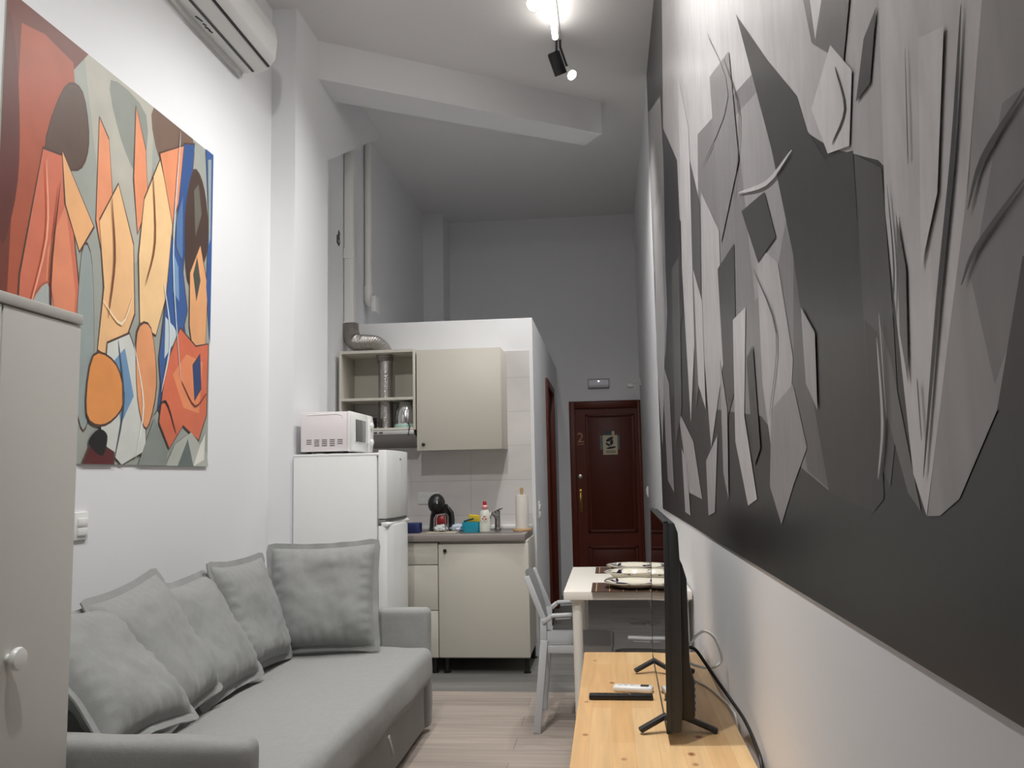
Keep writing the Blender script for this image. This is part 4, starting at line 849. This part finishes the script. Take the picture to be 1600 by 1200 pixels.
plate('ivory flat plate with navy flowers on the far placemat', (.115, 4.93), .14, .7455, FLAT, 3)

# ------------------------------------------------------------------ pine console, television, remotes, cables
ZT = .55
t = thing('console_table', 'long solid pine console along the right wall under the television', 'console table', (.113, 2.8, 0))
MB().box(-.118, .344, 1.75, 3.654, ZT-.028, ZT, .003).build('top', PINE, t)
MB().box(-.09, .32, 1.80, 3.61, ZT-.10, ZT-.028, .002).build('apron', PINE, t)
for x in (-.085, .29):
    for y in (1.81, 3.58): MB().box(x-.0, x+.035, y-.005, y+.04, 0, ZT-.03, .003).build('leg', PINE, t)
rz = -.012
t = thing('television', 'black flat television seen edge on, standing on the pine console', 'television', (.19, 2.92, ZT))
TM = Matrix.Translation((.137, 2.42, ZT)) @ Matrix.Rotation(rz, 4, 'Z') @ Matrix.Rotation(radians(1.2), 4, 'Y')   # local x = back of set, y = width, z = up
def tv(name, mb, m, parent):
    bmesh.ops.transform(mb.bm, matrix=TM, verts=mb.bm.verts); return mb.build(name, m, parent)
SCR = mat('glossy_screen', (10, 9, 10), .03, spec=.9, coat=1.)
tv('screen', MB().box(-.002, .004, .006, .994, .045, .585), SCR, t)
tv('bezel', MB().box(-.003, .010, 0, .007, .03, .592, .001).box(-.003, .010, .993, 1., .03, .592, .001).box(-.003, .010, 0, 1., .585, .592, .001).box(-.003, .012, 0, 1., .03, .046, .001), GREYP, t)
tv('back_shell', MB().prism([(.004, .03), (.004, .588), (.026, .588), (.036, .56), (.040, .48), (.040, .10), (.036, .035)], 'y', .002, .998, .004), GREYP, t)
tv('rear_housing', MB().prism([(.035, .05), (.035, .50), (.05, .47), (.062, .43), (.066, .20), (.078, .15), (.078, .06), (.07, .05)], 'y', .06, .94, .006), BLACKP, t)
rb = MB()
for k in range(5): rb.box(.07, .083, .10, .36, .065+k*.018, .074+k*.018, .003)
for k in range(5): rb.box(.07, .083, .64, .90, .065+k*.018, .074+k*.018, .003)
tv('speaker_ribs', rb, GREYP, t)
for y in (.13, .87):
    f = MB().bar((.02, y, .055), (-.072, y-.03, .009), .022, .014, bv=.004).bar((.02, y, .055), (.143, y-.01, .009), .022, .014, bv=.004)
    tv('foot', f, GREYP, t)
t = thing('remote_control', 'slim black remote lying on the pine console in front of the white one', 'remote', (.02, 2.90, ZT))
MB().box(-.083, .122, 2.885, 2.92, ZT, ZT+.017, .005).build('body', BLACKP, t)
MB().lathe([(.007, 0), (.006, .002)], (.052, 2.902, ZT+.017), 18).build('button', CHROME, t)
for x in (-.05, -.03, -.01, .01, .03): MB().box(x-.006, x+.006, 2.894, 2.91, ZT+.0165, ZT+.0185, .001).build('button', GREYP, t)
t = thing('remote_control', 'white air conditioner remote with a small dark display on the pine console', 'remote', (.06, 3.0, ZT), 0)
RM = Matrix.Translation((.062, 3.005, ZT)) @ Matrix.Rotation(-.16, 4, 'Z')
MB().box(-.066, .066, -.022, .022, 0, .02, .008, 3, RM).build('body', WHITEP, t)
MB().box(.025, .052, -.012, .012, .0195, .0212, 0, 2, RM).build('display', GREYP, t)
for x in (-.045, -.025, -.005): MB().box(x-.006, x+.006, -.006, .006, .0195, .0215, .001, 2, RM).build('button', mat('pale_button', (200, 204, 206), .4), t)
def spl(c, k=10):
    c = [Vector(p) for p in c]; o = []
    for i in range(len(c)-1):
        p0, p1, p2, p3 = c[max(i-1, 0)], c[i], c[i+1], c[min(i+2, len(c)-1)]
        for j in range(k):
            u = j/k; o.append(.5*((2*p1)+(p2-p0)*u+(2*p0-5*p1+4*p2-p3)*u*u+(3*p1-p0-3*p2+p3)*u**3))
    return o+[c[-1]]
tag(MB().tube(spl([(0.228, 2.890, 0.705), (0.249, 2.902, 0.728), (0.271, 2.914, 0.750), (0.298, 2.926, 0.760), (0.328, 2.938, 0.738), (0.348, 2.950, 0.689), (0.349, 2.962, 0.657), (0.329, 2.974, 0.637), (0.299, 2.986, 0.632), (0.260, 2.998, 0.640), (0.230, 3.010, 0.656)]), .0045, 8).build('white_cable', WHITEP), 'white cable looping up against the wall behind the television', 'cable')
tag(MB().tube(spl([(.212, 2.74, .745), (.245, 2.74, .74), (.275, 2.72, .70), (.305, 2.70, .655), (.335, 2.63, .615), (.350, 2.5, .598), (.3555, 2.36, .575), (.357, 2.28, .54), (.357, 2.24, .40), (.357, 2.22, .2)]), .005, 8).build('power_cable', BLACKP), 'black power cable running from the television into the gap by the wall', 'cable')
tag(MB().tube(spl([(.235, 3.02, .60), (.26, 3.1, .57), (.282, 3.14, .5545), (.318, 3.03, .5545), (.340, 2.89, .5545), (.353, 2.78, .552), (.358, 2.72, .52), (.358, 2.68, .3)]), .0038, 8).build('white_cable', WHITEP), 'thin white cable lying across the pine console into the wall gap', 'cable')


# ------------------------------------------------------------------ camera
yaw, pit, rol = .10792292, .10729501, -.0195218
fw = Vector((-sin(yaw)*cos(pit), cos(yaw)*cos(pit), sin(pit))); r0 = Vector((cos(yaw), sin(yaw), 0)); u0 = r0.cross(fw)
r_ = r0*cos(rol)+u0*sin(rol); u_ = u0*cos(rol)-r0*sin(rol)
cam = bpy.data.cameras.new('camera'); co = bpy.data.objects.new('camera', cam); COL.objects.link(co)
M = Matrix((r_, u_, -fw)).transposed().to_4x4(); M.translation = (0, 0, 1.27); co.matrix_world = M
cam.sensor_width = 36; cam.sensor_fit = 'HORIZONTAL'; cam.lens = 36*1349.8/1600; cam.clip_start = .05
SC.camera = co

# ------------------------------------------------------------------ lights (the lamps of the ceiling tracks)
def spot(name, loc, d, power, size=110, blend=.6, rad=.05, col=(1, .985, .965)):
    l = bpy.data.lights.new(name, 'SPOT'); l.energy = power; l.spot_size = radians(size); l.spot_blend = blend; l.shadow_soft_size = rad; l.color = col
    o = bpy.data.objects.new(name, l); COL.objects.link(o); o.location = loc
    o.rotation_euler = Vector(d).to_track_quat('-Z', 'Y').to_euler(); return o
spot('track_spot', (-.36, 3.6, 3.94), (-.55, .10, -1.), 95, 92, 1.)
spot('track_spot', (-.37, 4.72, 3.99), (-.5, -.2, -.9), 65, 105, 1.)
spot('track_spot', (-.165, 5.55, 3.92), (-.03, .36, -.93), 120, 108, 1.)
spot('track_spot', (-.66, 2.35, 3.92), (.5, .25, -.85), 150, 115, 1.)
spot('track_spot', (-.72, 1.25, 3.92), (-.1, .6, -.8), 120, 125, 1.)

w = bpy.data.worlds.new('world'); SC.world = w; w.use_nodes = True
w.node_tree.nodes['Background'].inputs[0].default_value = (.6, .62, .65, 1); w.node_tree.nodes['Background'].inputs[1].default_value = .15
SC.view_settings.view_transform = 'Standard'; SC.view_settings.look = 'None'; SC.view_settings.gamma = 1; SC.view_settings.exposure = .6
SC.cycles.diffuse_bounces = 5
